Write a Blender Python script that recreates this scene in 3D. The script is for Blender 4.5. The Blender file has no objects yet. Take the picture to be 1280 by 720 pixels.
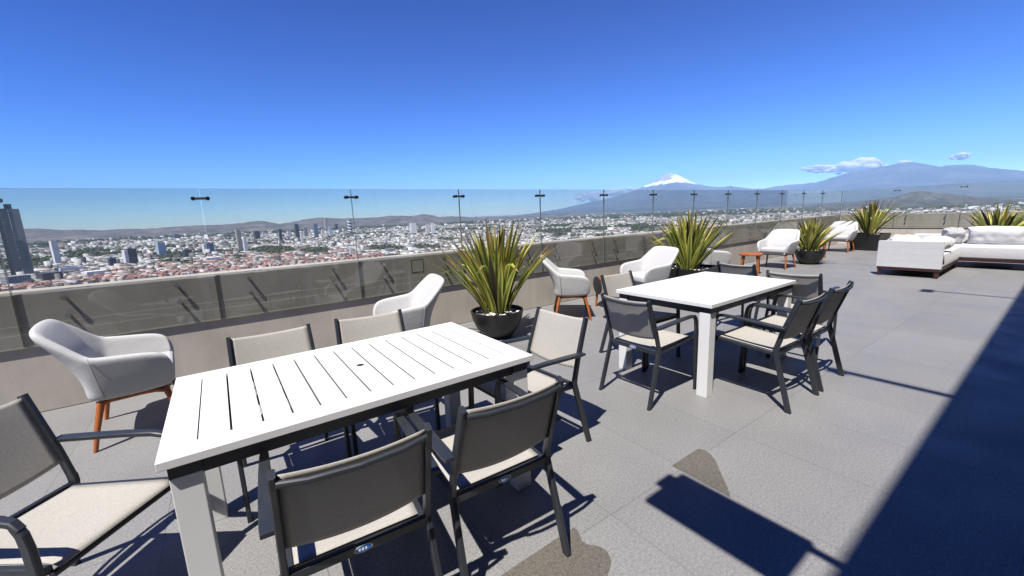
import bpy, bmesh, math, random
import numpy as np
from mathutils import Vector, Matrix, noise as mnoise

# ------------------------------------------------------------------ camera, sky, sun, exposure
S = bpy.context.scene
COL = S.collection
F_PX, CAM_H = 512.73, 1.446
YAW, PITCH, ROLL = 0.9466, 0.1777, -0.0403
_F = Vector((math.cos(PITCH)*math.cos(YAW), math.cos(PITCH)*math.sin(YAW), -math.sin(PITCH)))
_R0 = Vector((math.sin(YAW), -math.cos(YAW), 0)); _U0 = _R0.cross(_F)
_R = _R0*math.cos(ROLL) + _U0*math.sin(ROLL); _U = -_R0*math.sin(ROLL) + _U0*math.cos(ROLL)
cam_d = bpy.data.cameras.new('camera'); cam = bpy.data.objects.new('camera', cam_d); COL.objects.link(cam)
M = Matrix((( _R.x, _U.x, -_F.x, 0), (_R.y, _U.y, -_F.y, 0), (_R.z, _U.z, -_F.z, CAM_H), (0, 0, 0, 1)))
cam.matrix_world = M
cam_d.sensor_width = 36; cam_d.sensor_fit = 'HORIZONTAL'; cam_d.lens = 36*F_PX/1280
cam_d.clip_start = 0.05; cam_d.clip_end = 250000
S.camera = cam

SUN_TO = Vector((0.42, 0.205, -0.884)).normalized()          # the way the light travels
ELEV = math.asin(-SUN_TO.z); SUN_ROT = math.atan2(-SUN_TO.x, -SUN_TO.y)
W = bpy.data.worlds.new('World'); S.world = W; W.use_nodes = True
nt = W.node_tree; nt.nodes.clear()
sky = nt.nodes.new('ShaderNodeTexSky'); sky.sky_type = 'NISHITA'; sky.sun_disc = False
sky.sun_elevation = ELEV; sky.sun_rotation = SUN_ROT
sky.altitude = 2200; sky.air_density = 1.0; sky.dust_density = 0.7; sky.ozone_density = 3.0
hsv = nt.nodes.new('ShaderNodeHueSaturation'); hsv.inputs['Saturation'].default_value = 1.42; hsv.inputs['Value'].default_value = 0.575
gam = nt.nodes.new('ShaderNodeGamma'); gam.inputs[1].default_value = 1.7   # the phone's deep blue: steeper than the plain model
bg = nt.nodes.new('ShaderNodeBackground'); bg.inputs['Strength'].default_value = 0.085
wo = nt.nodes.new('ShaderNodeOutputWorld')
nt.links.new(sky.outputs[0], hsv.inputs['Color']); nt.links.new(hsv.outputs[0], gam.inputs[0]); nt.links.new(gam.outputs[0], bg.inputs[0]); nt.links.new(bg.outputs[0], wo.inputs[0])
sd = bpy.data.lights.new('sun', 'SUN'); sd.energy = 5.0; sd.angle = math.radians(0.53); sd.color = (1.0, 0.955, 0.89)
sun = bpy.data.objects.new('sun', sd); COL.objects.link(sun); sun.rotation_euler = SUN_TO.to_track_quat('-Z', 'Y').to_euler()
sun.location = (-20, -10, 40)
S.view_settings.view_transform = 'Standard'; S.view_settings.look = 'None'
S.view_settings.exposure = 1.0; S.view_settings.gamma = 1.0; S.view_settings.use_curve_mapping = False
S.render.engine = 'CYCLES'
S.cycles.max_bounces = 8; S.cycles.transparent_max_bounces = 24; S.cycles.volume_bounces = 0
S.cycles.use_denoising = True; S.cycles.caustics_reflective = False; S.cycles.caustics_refractive = False
S.cycles.sample_clamp_indirect = 4.0

def ray_dir(u, v):
    u, v = float(u), float(v); return ((u-640)/F_PX*_R - (v-360)/F_PX*_U + _F)
def at_z(u, v, z):
    d = ray_dir(u, v); t = (z-CAM_H)/d.z; return Vector((0, 0, CAM_H)) + t*d
def at_r(u, v, r):
    d = ray_dir(u, v); t = r/math.hypot(d.x, d.y); return Vector((0, 0, CAM_H)) + t*d
G = -115.0                                                      # level of the city plain below the terrace

# ------------------------------------------------------------------ materials
def mat(name, col, rough=0.6, metal=0.0, spec=0.5):
    m = bpy.data.materials.new(name); m.use_nodes = True
    b = m.node_tree.nodes['Principled BSDF']
    b.inputs['Base Color'].default_value = (*col, 1); b.inputs['Roughness'].default_value = rough
    b.inputs['Metallic'].default_value = metal; b.inputs['Specular IOR Level'].default_value = spec
    return m
class N:
    """small node-tree helper"""
    def __init__(s, m): s.t = m.node_tree; s.b = m.node_tree.nodes.get('Principled BSDF')
    def new(s, k, **kw):
        n = s.t.nodes.new(k)
        for a, v in kw.items(): setattr(n, a, v)
        return n
    def lk(s, a, b): s.t.links.new(a, b)
    def coord(s, kind='Object', scale=(1, 1, 1), rot=(0, 0, 0), loc=(0, 0, 0)):
        tc = s.new('ShaderNodeTexCoord'); mp = s.new('ShaderNodeMapping')
        mp.inputs['Scale'].default_value = scale; mp.inputs['Rotation'].default_value = rot; mp.inputs['Location'].default_value = loc
        s.lk(tc.outputs[kind], mp.inputs[0]); return mp.outputs[0]
    def noise(s, vec, scale, detail=4, rough=0.5):
        n = s.new('ShaderNodeTexNoise'); n.inputs['Scale'].default_value = scale; n.inputs['Detail'].default_value = detail
        n.inputs['Roughness'].default_value = rough
        if vec is not None: s.lk(vec, n.inputs['Vector'])
        return n.outputs['Fac']
    def ramp(s, fac, stops, interp='LINEAR'):
        r = s.new('ShaderNodeValToRGB'); cr = r.color_ramp; cr.interpolation = interp
        while len(cr.elements) < len(stops): cr.elements.new(0.5)
        for e, (p, c) in zip(cr.elements, stops):
            e.position = p; e.color = (*c, 1) if len(c) == 3 else c
        s.lk(fac, r.inputs[0]); return r.outputs[0]
    def mix(s, fac, a, b, mode='MIX'):
        m = s.new('ShaderNodeMix', data_type='RGBA', blend_type=mode)
        for sock, v in ((m.inputs[0], fac), (m.inputs[6], a), (m.inputs[7], b)):
            if hasattr(v, 'is_output'): s.lk(v, sock)
            elif isinstance(v, (int, float)): sock.default_value = v
            else: sock.default_value = (*v, 1)
        return m.outputs[2]
    def math(s, op, a, b=0.0, c=None):
        m = s.new('ShaderNodeMath', operation=op)
        for i, v in enumerate((a, b, c)):
            if v is None: continue
            if hasattr(v, 'is_output'): s.lk(v, m.inputs[i])
            else: m.inputs[i].default_value = v
        return m.outputs[0]
    def bump(s, h, strength=0.3, dist=0.01):
        b = s.new('ShaderNodeBump'); b.inputs['Strength'].default_value = strength; b.inputs['Distance'].default_value = dist
        s.lk(h, b.inputs['Height']); s.lk(b.outputs[0], s.b.inputs['Normal'])
    def col(s, c): s.lk(c, s.b.inputs['Base Color'])

TILE, TROT = 0.59, -0.0149
def granite(name, c0, c1, c2, seams=True, wet=False):
    m = mat(name, c1, 0.5); n = N(m)
    v = n.coord('Object', rot=(0, 0, -TROT))
    fine = n.noise(v, 260, 2, 0.7); mid = n.noise(v, 90, 3, 0.6); big = n.noise(v, 1.3, 3)
    c = n.ramp(fine, [(0.33, c0), (0.5, c1), (0.68, c2)])
    c = n.mix(0.35, c, n.ramp(mid, [(0.35, c0), (0.65, c2)]))
    c = n.mix(n.math('MULTIPLY', n.ramp(big, [(0.3, (0, 0, 0)), (0.75, (1, 1, 1))]), 0.22), c, tuple(x*0.8 for x in c0))
    if seams:
        sx = n.new('ShaderNodeSeparateXYZ'); n.lk(v, sx.inputs[0])
        def tri(o, off, pitch):
            a = n.math('FRACT', n.math('DIVIDE', n.math('ADD', o, off), pitch))
            a = n.math('ABSOLUTE', n.math('SUBTRACT', a, 0.5)); return n.math('MULTIPLY', n.math('SUBTRACT', 0.5, a), pitch)
        dx = tri(sx.outputs[0], 20*TILE - 1.362, TILE); dy = tri(sx.outputs[1], 20*TILE - 1.190, 2*TILE)
        d = n.math('MINIMUM', dx, dy); s_ = n.math('LESS_THAN', d, 0.0018)
        # each slab a slightly different tone
        cx = n.math('FLOOR', n.math('DIVIDE', n.math('ADD', sx.outputs[0], 20*TILE-1.362), TILE)); cy = n.math('FLOOR', n.math('DIVIDE', n.math('ADD', sx.outputs[1], 20*TILE-1.190), 2*TILE))
        cv = n.new('ShaderNodeCombineXYZ'); n.lk(cx, cv.inputs[0]); n.lk(cy, cv.inputs[1])
        wn = n.new('ShaderNodeTexWhiteNoise'); n.lk(cv.outputs[0], wn.inputs['Vector'])
        c = n.mix(n.math('MULTIPLY', wn.outputs['Value'], 0.13), c, tuple(x*0.7 for x in c0))
        c = n.mix(n.math('MULTIPLY', s_, 0.55), c, (0.045, 0.045, 0.047))
        sc = n.noise(n.coord('Object', scale=(1, 3.5, 1), rot=(0, 0, 0.5)), 3.1, 7, 0.72)
        c = n.mix(n.math('MULTIPLY', n.ramp(sc, [(0.60, (0, 0, 0)), (0.76, (1, 1, 1))]), 0.16), c, (0.33, 0.33, 0.335))
        h = n.math('SUBTRACT', n.math('MULTIPLY', fine, 0.4), s_)
    else: h = fine
    n.col(c); n.bump(h, 0.25, 0.002)
    n.lk(n.ramp(n.noise(v, 2.3, 4), [(0.3, (0.42,)*3), (0.7, (0.62,)*3)]), n.b.inputs['Roughness'])
    return m
m_floor = granite('grey_granite', (0.088, 0.088, 0.089), (0.180, 0.178, 0.176), (0.32, 0.316, 0.31))
m_wet = granite('damp_granite', (0.045, 0.041, 0.035), (0.09, 0.082, 0.068), (0.165, 0.15, 0.125), seams=False)

def concrete(name, c):
    m = mat(name, c, 0.85, spec=0.3); n = N(m); v = n.coord('Object')
    a = n.noise(v, 1.4, 5, 0.6); st = n.noise(n.coord('Object', scale=(6, 6, 0.5)), 1.6, 4); fine = n.noise(v, 60, 3)
    k = n.ramp(a, [(0.3, tuple(x*0.78 for x in c)), (0.55, c), (0.8, tuple(min(1, x*1.12) for x in c))])
    k = n.mix(n.math('MULTIPLY', n.ramp(st, [(0.45, (0, 0, 0)), (0.75, (1, 1, 1))]), 0.35), k, tuple(x*0.62 for x in c))
    k = n.mix(n.math('MULTIPLY', fine, 0.25), k, tuple(x*0.8 for x in c))
    # faint pale formwork lines at two heights
    sx = n.new('ShaderNodeSeparateXYZ'); n.lk(v, sx.inputs[0])
    wob = n.math('MULTIPLY', n.math('SUBTRACT', a, 0.5), 0.02)
    for z in (0.66, 0.73):
        l = n.math('LESS_THAN', n.math('ABSOLUTE', n.math('SUBTRACT', n.math('ADD', sx.outputs[2], wob), z)), 0.0045)
        k = n.mix(n.math('MULTIPLY', l, 0.5), k, tuple(min(1, x*1.7) for x in c))
    n.col(k); n.bump(fine, 0.2, 0.003); return m
m_conc = concrete('parapet_concrete', (0.45, 0.41, 0.355))
m_facade = concrete('facade_concrete', (0.05, 0.05, 0.052))

def fabric(name, c, scale=420, rough=0.95):
    m = mat(name, c, rough, spec=0.15); n = N(m); v = n.coord('Object')
    f = n.noise(v, scale, 2, 0.6); b = n.noise(v, 5, 4)
    k = n.ramp(f, [(0.3, tuple(x*0.72 for x in c)), (0.65, tuple(min(1, x*1.08) for x in c))])
    k = n.mix(n.math('MULTIPLY', b, 0.2), k, tuple(x*0.8 for x in c)); n.col(k); n.bump(n.math('ADD', n.math('MULTIPLY', f, 0.3), n.math('ADD', b, n.math('MULTIPLY', n.noise(n.coord('Object', scale=(1, 1, 2.2)), 13, 3), 0.35))), 0.4, 0.012)
    n.b.inputs['Sheen Weight'].default_value = 0.15; return m
m_white_fab = fabric('white_upholstery', (0.47, 0.47, 0.465))
m_seam = mat('grey_piping', (0.30, 0.31, 0.33), 0.9)
m_sofa_fab = fabric('sofa_canvas', (0.50, 0.50, 0.505))
m_pillow = fabric('pillow_canvas', (0.62, 0.615, 0.61))
m_pillow_g = fabric('grey_pillow_canvas', (0.36, 0.36, 0.365))

def sling(name, c):
    m = bpy.data.materials.new(name); m.use_nodes = True; n = N(m)
    b = n.b; b.inputs['Roughness'].default_value = 0.8; b.inputs['Specular IOR Level'].default_value = 0.2
    v = n.coord('Object'); f = n.noise(n.coord('Object', scale=(1, 0.25, 0.25)), 500, 2); f2 = n.noise(v, 8, 3)
    n.col(n.mix(n.math('MULTIPLY', f2, 0.25), n.ramp(f, [(0.3, tuple(x*0.8 for x in c)), (0.7, tuple(x*1.1 for x in c))]), tuple(x*0.78 for x in c)))
    tr = n.new('ShaderNodeBsdfTransparent'); tl = n.new('ShaderNodeBsdfTranslucent'); tl.inputs[0].default_value = (*[x*0.35 for x in c], 1)
    a1 = n.new('ShaderNodeMixShader'); a1.inputs[0].default_value = 0.01
    n.lk(b.outputs[0], a1.inputs[1]); n.lk(tl.outputs[0], a1.inputs[2])
    a2 = n.new('ShaderNodeMixShader'); a2.inputs[0].default_value = 0.085
    n.lk(a1.outputs[0], a2.inputs[1]); n.lk(tr.outputs[0], a2.inputs[2])
    n.lk(a2.outputs[0], n.t.nodes['Material Output'].inputs[0]); return m
m_sling = sling('taupe_mesh_sling', (0.375, 0.358, 0.325))

def powder(name, c, rough=0.38):
    m = mat(name, c, rough, spec=0.5); n = N(m); v = n.coord('Object')
    n.lk(n.ramp(n.noise(v, 14, 4), [(0.3, (rough-0.08,)*3), (0.7, (rough+0.14,)*3)]), n.b.inputs['Roughness'])
    k = n.noise(v, 6, 5); n.col(n.mix(n.math('MULTIPLY', k, 0.35), c, tuple(x*0.78 for x in c))); n.bump(n.noise(v, 700, 1), 0.08, 0.001); return m
m_char = powder('charcoal_powder_coat', (0.020, 0.023, 0.029))
m_tablew = powder('white_powder_coat', (0.62, 0.62, 0.615), 0.45)
m_gap_shade = powder('slat_gap_shade', (0.20, 0.20, 0.195), 0.6)
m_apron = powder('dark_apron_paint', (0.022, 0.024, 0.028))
m_rubber = mat('black_rubber', (0.012, 0.012, 0.013), 0.7)
m_black = mat('black_fibre_planter', (0.012, 0.012, 0.013), 0.42)
m_steel = mat('brushed_steel', (0.45, 0.46, 0.47), 0.3, 1.0)
m_darkmetal = mat('dark_clip_metal', (0.02, 0.02, 0.022), 0.4, 0.4)
m_blue = mat('sticker_blue', (0.02, 0.12, 0.42), 0.4); m_cream = mat('sticker_cream', (0.75, 0.72, 0.6), 0.4)

def wood(name, c):
    m = mat(name, c, 0.42, spec=0.4); n = N(m)
    v = n.coord('Object', scale=(22, 22, 2.2)); g = n.noise(v, 2.2, 6, 0.65)
    n.col(n.ramp(g, [(0.3, tuple(x*0.55 for x in c)), (0.55, c), (0.8, tuple(min(1, x*1.25) for x in c))])); n.bump(g, 0.1, 0.002); return m
m_wood = wood('orange_teak', (0.33, 0.10, 0.026)); m_wood_d = wood('dark_walnut', (0.040, 0.014, 0.010))

def soil():
    m = mat('pale_gravel_mulch', (0.3, 0.28, 0.25), 0.9); n = N(m); vo = n.new('ShaderNodeTexVoronoi'); vo.inputs['Scale'].default_value = 38
    n.lk(n.coord('Object'), vo.inputs[0]); n.col(n.ramp(vo.outputs['Color'], [(0.2, (0.03, 0.025, 0.02)), (0.55, (0.25, 0.23, 0.2)), (0.8, (0.62, 0.6, 0.57))])); n.bump(vo.outputs['Distance'], 1, 0.02); return m
m_soil = soil()
def leafmat(name, edge, mid, tip):
    m = mat(name, mid, 0.5, spec=0.4); n = N(m); uv = n.new('ShaderNodeUVMap'); sx = n.new('ShaderNodeSeparateXYZ'); n.lk(uv.outputs[0], sx.inputs[0])
    e = n.math('ABSOLUTE', n.math('SUBTRACT', sx.outputs[0], 0.5))
    wob = n.math('MULTIPLY', n.math('SUBTRACT', n.noise(n.coord('Object'), 9, 3), 0.5), 0.2)
    c = n.ramp(n.math('ADD', e, wob), [(0.16, mid), (0.30, edge)])
    c = n.mix(n.ramp(sx.outputs[1], [(0.72, (0, 0, 0)), (1.0, (1, 1, 1))]), c, tip)
    n.col(c); tl = n.new('ShaderNodeBsdfTranslucent'); n.lk(c, tl.inputs[0]); mx = n.new('ShaderNodeMixShader'); mx.inputs[0].default_value = 0.33
    n.lk(n.b.outputs[0], mx.inputs[1]); n.lk(tl.outputs[0], mx.inputs[2]); n.lk(mx.outputs[0], n.t.nodes['Material Output'].inputs[0]); return m
m_leaf = [leafmat('variegated_leaf', (0.68, 0.66, 0.14), (0.20, 0.26, 0.045), (0.40, 0.30, 0.08)),
          leafmat('olive_leaf', (0.28, 0.33, 0.07), (0.11, 0.155, 0.035), (0.2, 0.15, 0.05)),
          leafmat('bronze_leaf', (0.07, 0.055, 0.03), (0.035, 0.03, 0.02), (0.06, 0.035, 0.02)),
          leafmat('dry_leaf', (0.45, 0.33, 0.12), (0.30, 0.24, 0.07), (0.35, 0.16, 0.06))]

def glassmat():
    m = bpy.data.materials.new('clear_balustrade_glass'); m.use_nodes = True; t = m.node_tree; t.nodes.clear(); n = N(m)
    o = n.new('ShaderNodeOutputMaterial'); fr = n.new('ShaderNodeFresnel'); fr.inputs[0].default_value = 1.5
    geo = n.new('ShaderNodeNewGeometry')
    tr = n.new('ShaderNodeBsdfTransparent'); tr.inputs[0].default_value = (0.895, 0.905, 0.892, 1)
    gl = n.new('ShaderNodeBsdfGlossy'); gl.inputs['Roughness'].default_value = 0.0; gl.inputs[0].default_value = (0.9, 0.9, 0.9, 1)
    ior = n.new('ShaderNodeMix', data_type='FLOAT'); n.lk(geo.outputs['Backfacing'], ior.inputs[0]); ior.inputs[2].default_value = 1.5; ior.inputs[3].default_value = 1/1.5
    # thin pane: the same Fresnel on either side
    inv = n.new('ShaderNodeFresnel'); inv.inputs[0].default_value = 1.5
    nrm = n.new('ShaderNodeVectorMath', operation='SCALE'); n.lk(geo.outputs['Normal'], nrm.inputs[0]); n.lk(fr.outputs[0], nrm.inputs['Scale'])
    lw = n.new('ShaderNodeLayerWeight'); lw.inputs[0].default_value = 0.5
    c5 = n.math('POWER', lw.outputs['Facing'], 4.2); F0 = n.math('ADD', n.math('MULTIPLY', c5, 0.62), 0.04)
    dust = n.new('ShaderNodeBsdfDiffuse'); dust.inputs[0].default_value = (0.6, 0.6, 0.58, 1)
    mx = n.new('ShaderNodeMixShader'); n.lk(F0, mx.inputs[0]); n.lk(tr.outputs[0], mx.inputs[1]); n.lk(gl.outputs[0], mx.inputs[2])
    md = n.new('ShaderNodeMixShader'); n.lk(n.ramp(n.noise(n.coord('Object', scale=(1, 1, .5)), 2.5, 6, .7), [(0.35, (0.012,)*3), (0.8, (0.06,)*3)]), md.inputs[0])
    n.lk(mx.outputs[0], md.inputs[1]); n.lk(dust.outputs[0], md.inputs[2]); n.lk(md.outputs[0], o.inputs[0])
    for x in (ior, inv, nrm, fr): t.nodes.remove(x)
    return m
m_glass = glassmat(); m_edge = mat('polished_glass_edge', (0.15, 0.19, 0.18), 0.25)
m_pane = mat('dark_window_glass', (0.02, 0.025, 0.03), 0.08)

# ------------------------------------------------------------------ mesh helpers
class MB:
    def __init__(s): s.b = bmesh.new(); s.uv = None
    def box(s, c, d, rz=0.0, bev=0.0, mi=0, rot=None):
        r = bmesh.ops.create_cube(s.b, size=1); vs = r['verts']
        Mx = Matrix.Translation(c) @ (rot if rot is not None else Matrix.Rotation(rz, 4, 'Z')) @ Matrix.Diagonal((d[0], d[1], d[2], 1))
        bmesh.ops.transform(s.b, matrix=Mx, verts=vs)
        fs = {f for v in vs for f in v.link_faces}
        if bev:
            es = list({e for v in vs for e in v.link_edges})
            q = bmesh.ops.bevel(s.b, geom=es, offset=bev, segments=2, affect='EDGES', profile=0.6)
            fs = {f for f in fs if f.is_valid} | set(q['faces'])
        for f in fs: f.material_index = mi
        return s
    def sweep(s, pts, w, h, up=Vector((0, 0, 1)), mi=0, bev=0.0, taper=None, cap=True):
        """rectangular bar (w along 'side', h along the other) swept through pts; corners chamfered"""
        pts = [Vector(p) for p in pts]; rings = []
        for i, p in enumerate(pts):
            t = ((pts[min(i+1, len(pts)-1)] - pts[max(i-1, 0)])).normalized()
            side = t.cross(up); side = side.normalized() if side.length > 1e-4 else Vector((1, 0, 0)); nn = side.cross(t).normalized()
            k = taper[i] if taper else 1.0
            ww = (w[i] if isinstance(w, (list, tuple)) else w)/2*k; hh = (h[i] if isinstance(h, (list, tuple)) else h)/2*k
            c = min(ww, hh)*0.35 if bev else 0
            if c: prof = [(ww, hh-c), (ww-c, hh), (-ww+c, hh), (-ww, hh-c), (-ww, -hh+c), (-ww+c, -hh), (ww-c, -hh), (ww, -hh+c)]
            else: prof = [(ww, hh), (-ww, hh), (-ww, -hh), (ww, -hh)]
            rings.append([s.b.verts.new(p + side*a + nn*b_) for a, b_ in prof])
        s._skin(rings, mi, cap); return s
    def tube(s, pts, r, n=10, mi=0, cap=True):
        pts = [Vector(p) for p in pts]; rings = []; ref = None
        for i, p in enumerate(pts):
            t = (pts[min(i+1, len(pts)-1)] - pts[max(i-1, 0)]).normalized()
            a = t.cross(Vector((0, 0, 1)));
            if a.length < 1e-3: a = t.cross(Vector((1, 0, 0)))
            a.normalize(); b_ = t.cross(a).normalized(); rr = r[i] if isinstance(r, (list, tuple)) else r
            rings.append([s.b.verts.new(p + (a*math.cos(k) + b_*math.sin(k))*rr) for k in [2*math.pi*j/n for j in range(n)]])
        s._skin(rings, mi, cap); return s
    def _skin(s, rings, mi, cap):
        for a, b_ in zip(rings, rings[1:]):
            m = len(a)
            for j in range(m):
                f = s.b.faces.new((a[j], a[(j+1) % m], b_[(j+1) % m], b_[j])); f.material_index = mi
        if cap:
            f = s.b.faces.new(list(reversed(rings[0]))); f.material_index = mi; f = s.b.faces.new(rings[-1]); f.material_index = mi
    def lathe(s, prof, n=40, c=(0, 0, 0), mi=0, sq=0.0):
        rings = []
        for r, z in prof:
            rg = []
            for j in range(n):
                a = 2*math.pi*j/n; x, y = math.cos(a), math.sin(a)
                if sq: k = 1/max(abs(x), abs(y))*sq + (1-sq); x *= k; y *= k
                rg.append(s.b.verts.new((c[0]+r*x, c[1]+r*y, c[2]+z)))
            rings.append(rg)
        s._skin(rings, mi, True); return s
    def grid(s, fn, nu, nv, mi=0, uv=False, double=False):
        vs = [[s.b.verts.new(fn(i/nu, j/nv)) for j in range(nv+1)] for i in range(nu+1)]
        if uv and s.uv is None: s.uv = s.b.loops.layers.uv.new('UVMap')
        for i in range(nu):
            for j in range(nv):
                f = s.b.faces.new((vs[i][j], vs[i+1][j], vs[i+1][j+1], vs[i][j+1])); f.material_index = mi
                if uv:
                    for l, (a, b_) in zip(f.loops, ((i, j), (i+1, j), (i+1, j+1), (i, j+1))): l[s.uv].uv = (a/nu, b_/nv)
        return vs
    def poly(s, pts, z0, z1, mi=0):
        a = [s.b.verts.new((x, y, z0)) for x, y in pts]; b_ = [s.b.verts.new((x, y, z1)) for x, y in pts]
        s._skin([a, b_], mi, True); return s
    def xf(s, Mx): bmesh.ops.transform(s.b, matrix=Mx, verts=s.b.verts); return s
    def build(s, name, mats, parent=None, smooth=False, angle=None, solid=0.0, sub=0, fix=True):
        if fix: bmesh.ops.recalc_face_normals(s.b, faces=s.b.faces)
        me = bpy.data.meshes.new(name); s.b.to_mesh(me); s.b.free()
        for m in (mats if isinstance(mats, (list, tuple)) else [mats]): me.materials.append(m)
        if smooth:
            for p in me.polygons: p.use_smooth = True
            if angle: me.set_sharp_from_angle(angle=math.radians(angle))
        o = bpy.data.objects.new(name, me); COL.objects.link(o)
        if parent: o.parent = parent
        if solid: md = o.modifiers.new('thickness', 'SOLIDIFY'); md.thickness = solid; md.offset = 0
        if sub: md = o.modifiers.new('smooth', 'SUBSURF'); md.levels = sub; md.render_levels = sub
        return o
def tag(o, label=None, cat=None, group=None, kind=None):
    for k, v in (('label', label), ('category', cat), ('group', group), ('kind', kind)):
        if v: o[k] = v
    return o
def empty(name, loc, rz=0.0, label=None, cat=None, group=None):
    o = bpy.data.objects.new(name, None); COL.objects.link(o); o.location = loc; o.rotation_euler = (0, 0, rz); o.empty_display_size = 0.1
    return tag(o, label, cat, group)
def copy_tree(o, parent=None):
    kids = [c for c in o.children]
    c = o.copy(); COL.objects.link(c); c.parent = parent
    for k in kids: copy_tree(k, c)
    return c
def place(o, loc, deg, label=None, group=None):
    o.location = loc; o.rotation_euler = (0, 0, math.radians(deg))
    if label: o['label'] = label
    if group: o['group'] = group
    return o
def mesh_np(name, V, Fq, mats, mi=None):
    me = bpy.data.meshes.new(name); nv, nf = len(V), len(Fq)
    me.vertices.add(nv); me.vertices.foreach_set('co', np.asarray(V, np.float32).ravel())
    k = Fq.shape[1]; me.loops.add(nf*k); me.loops.foreach_set('vertex_index', Fq.astype(np.int32).ravel())
    me.polygons.add(nf); me.polygons.foreach_set('loop_start', np.arange(0, nf*k, k, dtype=np.int32))
    for m in mats: me.materials.append(m)
    if mi is not None: me.polygons.foreach_set('material_index', np.asarray(mi, np.int32))
    me.update(calc_edges=True); me.validate()
    o = bpy.data.objects.new(name, me); COL.objects.link(o); return o

# ------------------------------------------------------------------ terrace: floor, parapets, glass
WY, WX = 4.838, 17.30                                           # inner faces of the two parapets
X0, Y0 = -7.0, -1.95
mb = MB(); mb.box(((X0+WX+0.42)/2, (Y0-6+WY+0.42)/2, -0.15), (WX+0.42-X0, WY+0.42-Y0+6, 0.30))
tag(mb.build('terrace_floor', m_floor), kind='structure')

def parapet(name, x0, x1, y0, y1, label):
    b = MB(); b.box(((x0+x1)/2, (y0+y1)/2, 0.49), (x1-x0, y1-y0, 0.98), bev=0.008)
    return tag(b.build(name, m_conc), label, 'wall')
parapet('parapet_wall', X0, WX+0.42, WY, WY+0.42, 'long grey concrete parapet behind the white lounge chairs, city beyond it')
parapet('parapet_wall', WX, WX+0.42, -7.9, WY-0.003, 'far short concrete parapet behind the white sofas, closing the terrace on the right')

ZB, ZT = 0.560, 1.7915
def panel(loc, rz, w, label):
    """glass panel standing on the local +X axis, thin in Y; pins through its lower part into the wall (local -Y is the terrace side)"""
    t = empty('glass_balustrade', loc, rz, label, 'glass panel', 'glass balustrade panels on the parapets')
    b = MB(); b.box((w/2, 0, (ZB+ZT)/2), (w-0.006, 0.019, ZT-ZB))
    b.b.normal_update()
    for f in b.b.faces: f.material_index = 0 if abs(f.normal.y) > 0.5 else 1
    pane = b.build('pane', [m_glass, m_edge], t, fix=False)
    for x in (0.28, w-0.28):
        for z in (0.925, 0.775):
            p = MB(); p.tube([(x, 0.0110, z), (x, -0.045, z)], 0.011, 14); p.tube([(x, -0.031, z), (x, -0.043, z)], 0.019, 18)
            p.build('standoff_pin', m_steel, t, smooth=True, angle=40)
    return t
joints = [-6.95, -5.5, -4.1, -2.7, -1.31, -0.03, 1.32, 2.68, 4.06, 5.47, 6.85, 8.25, 9.66, 11.1, 12.55, 14.03, 15.5, 17.26]
GY = WY - 0.0125
ordn = ['first', 'second', 'third', 'fourth', 'fifth', 'sixth', 'seventh', 'eighth', 'ninth', 'tenth', 'eleventh', 'twelfth', 'thirteenth', 'fourteenth', 'fifteenth']
k = 0
for a, b_ in zip(joints, joints[1:]):
    if b_ < -2: lab = 'glass balustrade panel on the long parapet, outside the left edge of the view'; 
    else: lab = f'clear glass panel pinned to the long parapet, {ordn[k]} panel from the left edge'; k += 1
    panel((a, GY, 0), 0, b_-a, lab)
GX = WX - 0.0125
bj = [4.80, 3.46, 2.05, 0.65, -0.75, -2.15]
for i, (a, b_) in enumerate(zip(bj, bj[1:])):
    panel((GX, a, 0), -math.pi/2, a-b_, ['clear glass panel on the far short parapet, nearest the corner', 'clear glass panel on the far short parapet, above the crumpled pillows',
          'clear glass panel on the far short parapet, behind the plant by the sofa', 'glass panel on the far short parapet, just past the right edge', 'glass panel on the far short parapet, well past the right edge'][i])
def clip(loc, rz, label):
    b = MB(); b.box((0, -0.016, 0), (0.125, 0.008, 0.022), bev=0.003); b.box((0, 0.016, 0), (0.125, 0.008, 0.022), bev=0.003)
    for s in (-1, 1):
        b.tube([(s*0.055, -0.034, 0), (s*0.055, 0.034, 0)], 0.017, 14)
    
    for f in b.b.faces:
        if abs(f.calc_center_median().x) < 0.035: f.material_index = 1
    o = b.build('glass_clip', [m_darkmetal, m_steel], smooth=True, angle=40); o.location = loc; o.rotation_euler.z = rz
    return tag(o, label, 'glass clip', 'metal clips joining the glass panels')
k = 0
for j in joints[4:-1]:
    lab = 'dark metal clip joining two glass panels at the left edge' if j < -1 else f'dark metal clip over a glass joint of the long parapet, {ordn[k]} from the left'
    if j > -1: k += 1
    clip((j, GY, 1.703), 0, lab)
clip((GX, 3.46, 1.703), -math.pi/2, 'dark metal clip on the far glass, left of the crumpled pillows')
clip((GX, 2.05, 1.703), -math.pi/2, 'dark metal clip on the far glass, above the long white pillow')
# electrical box on the wall behind the glass
t = empty('junction_box', (2.04, WY, 0.855), 0, 'small square junction box on the parapet left of the round planter', 'junction box')
b = MB(); b.box((0, -0.0015, 0), (0.165, 0.0015, 0.165)); b.build('back_plate', m_darkmetal, t)
b = MB(); b.box((0, -0.0025, 0), (0.145, 0.0004, 0.145)); b.build('cover', m_conc, t)

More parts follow.
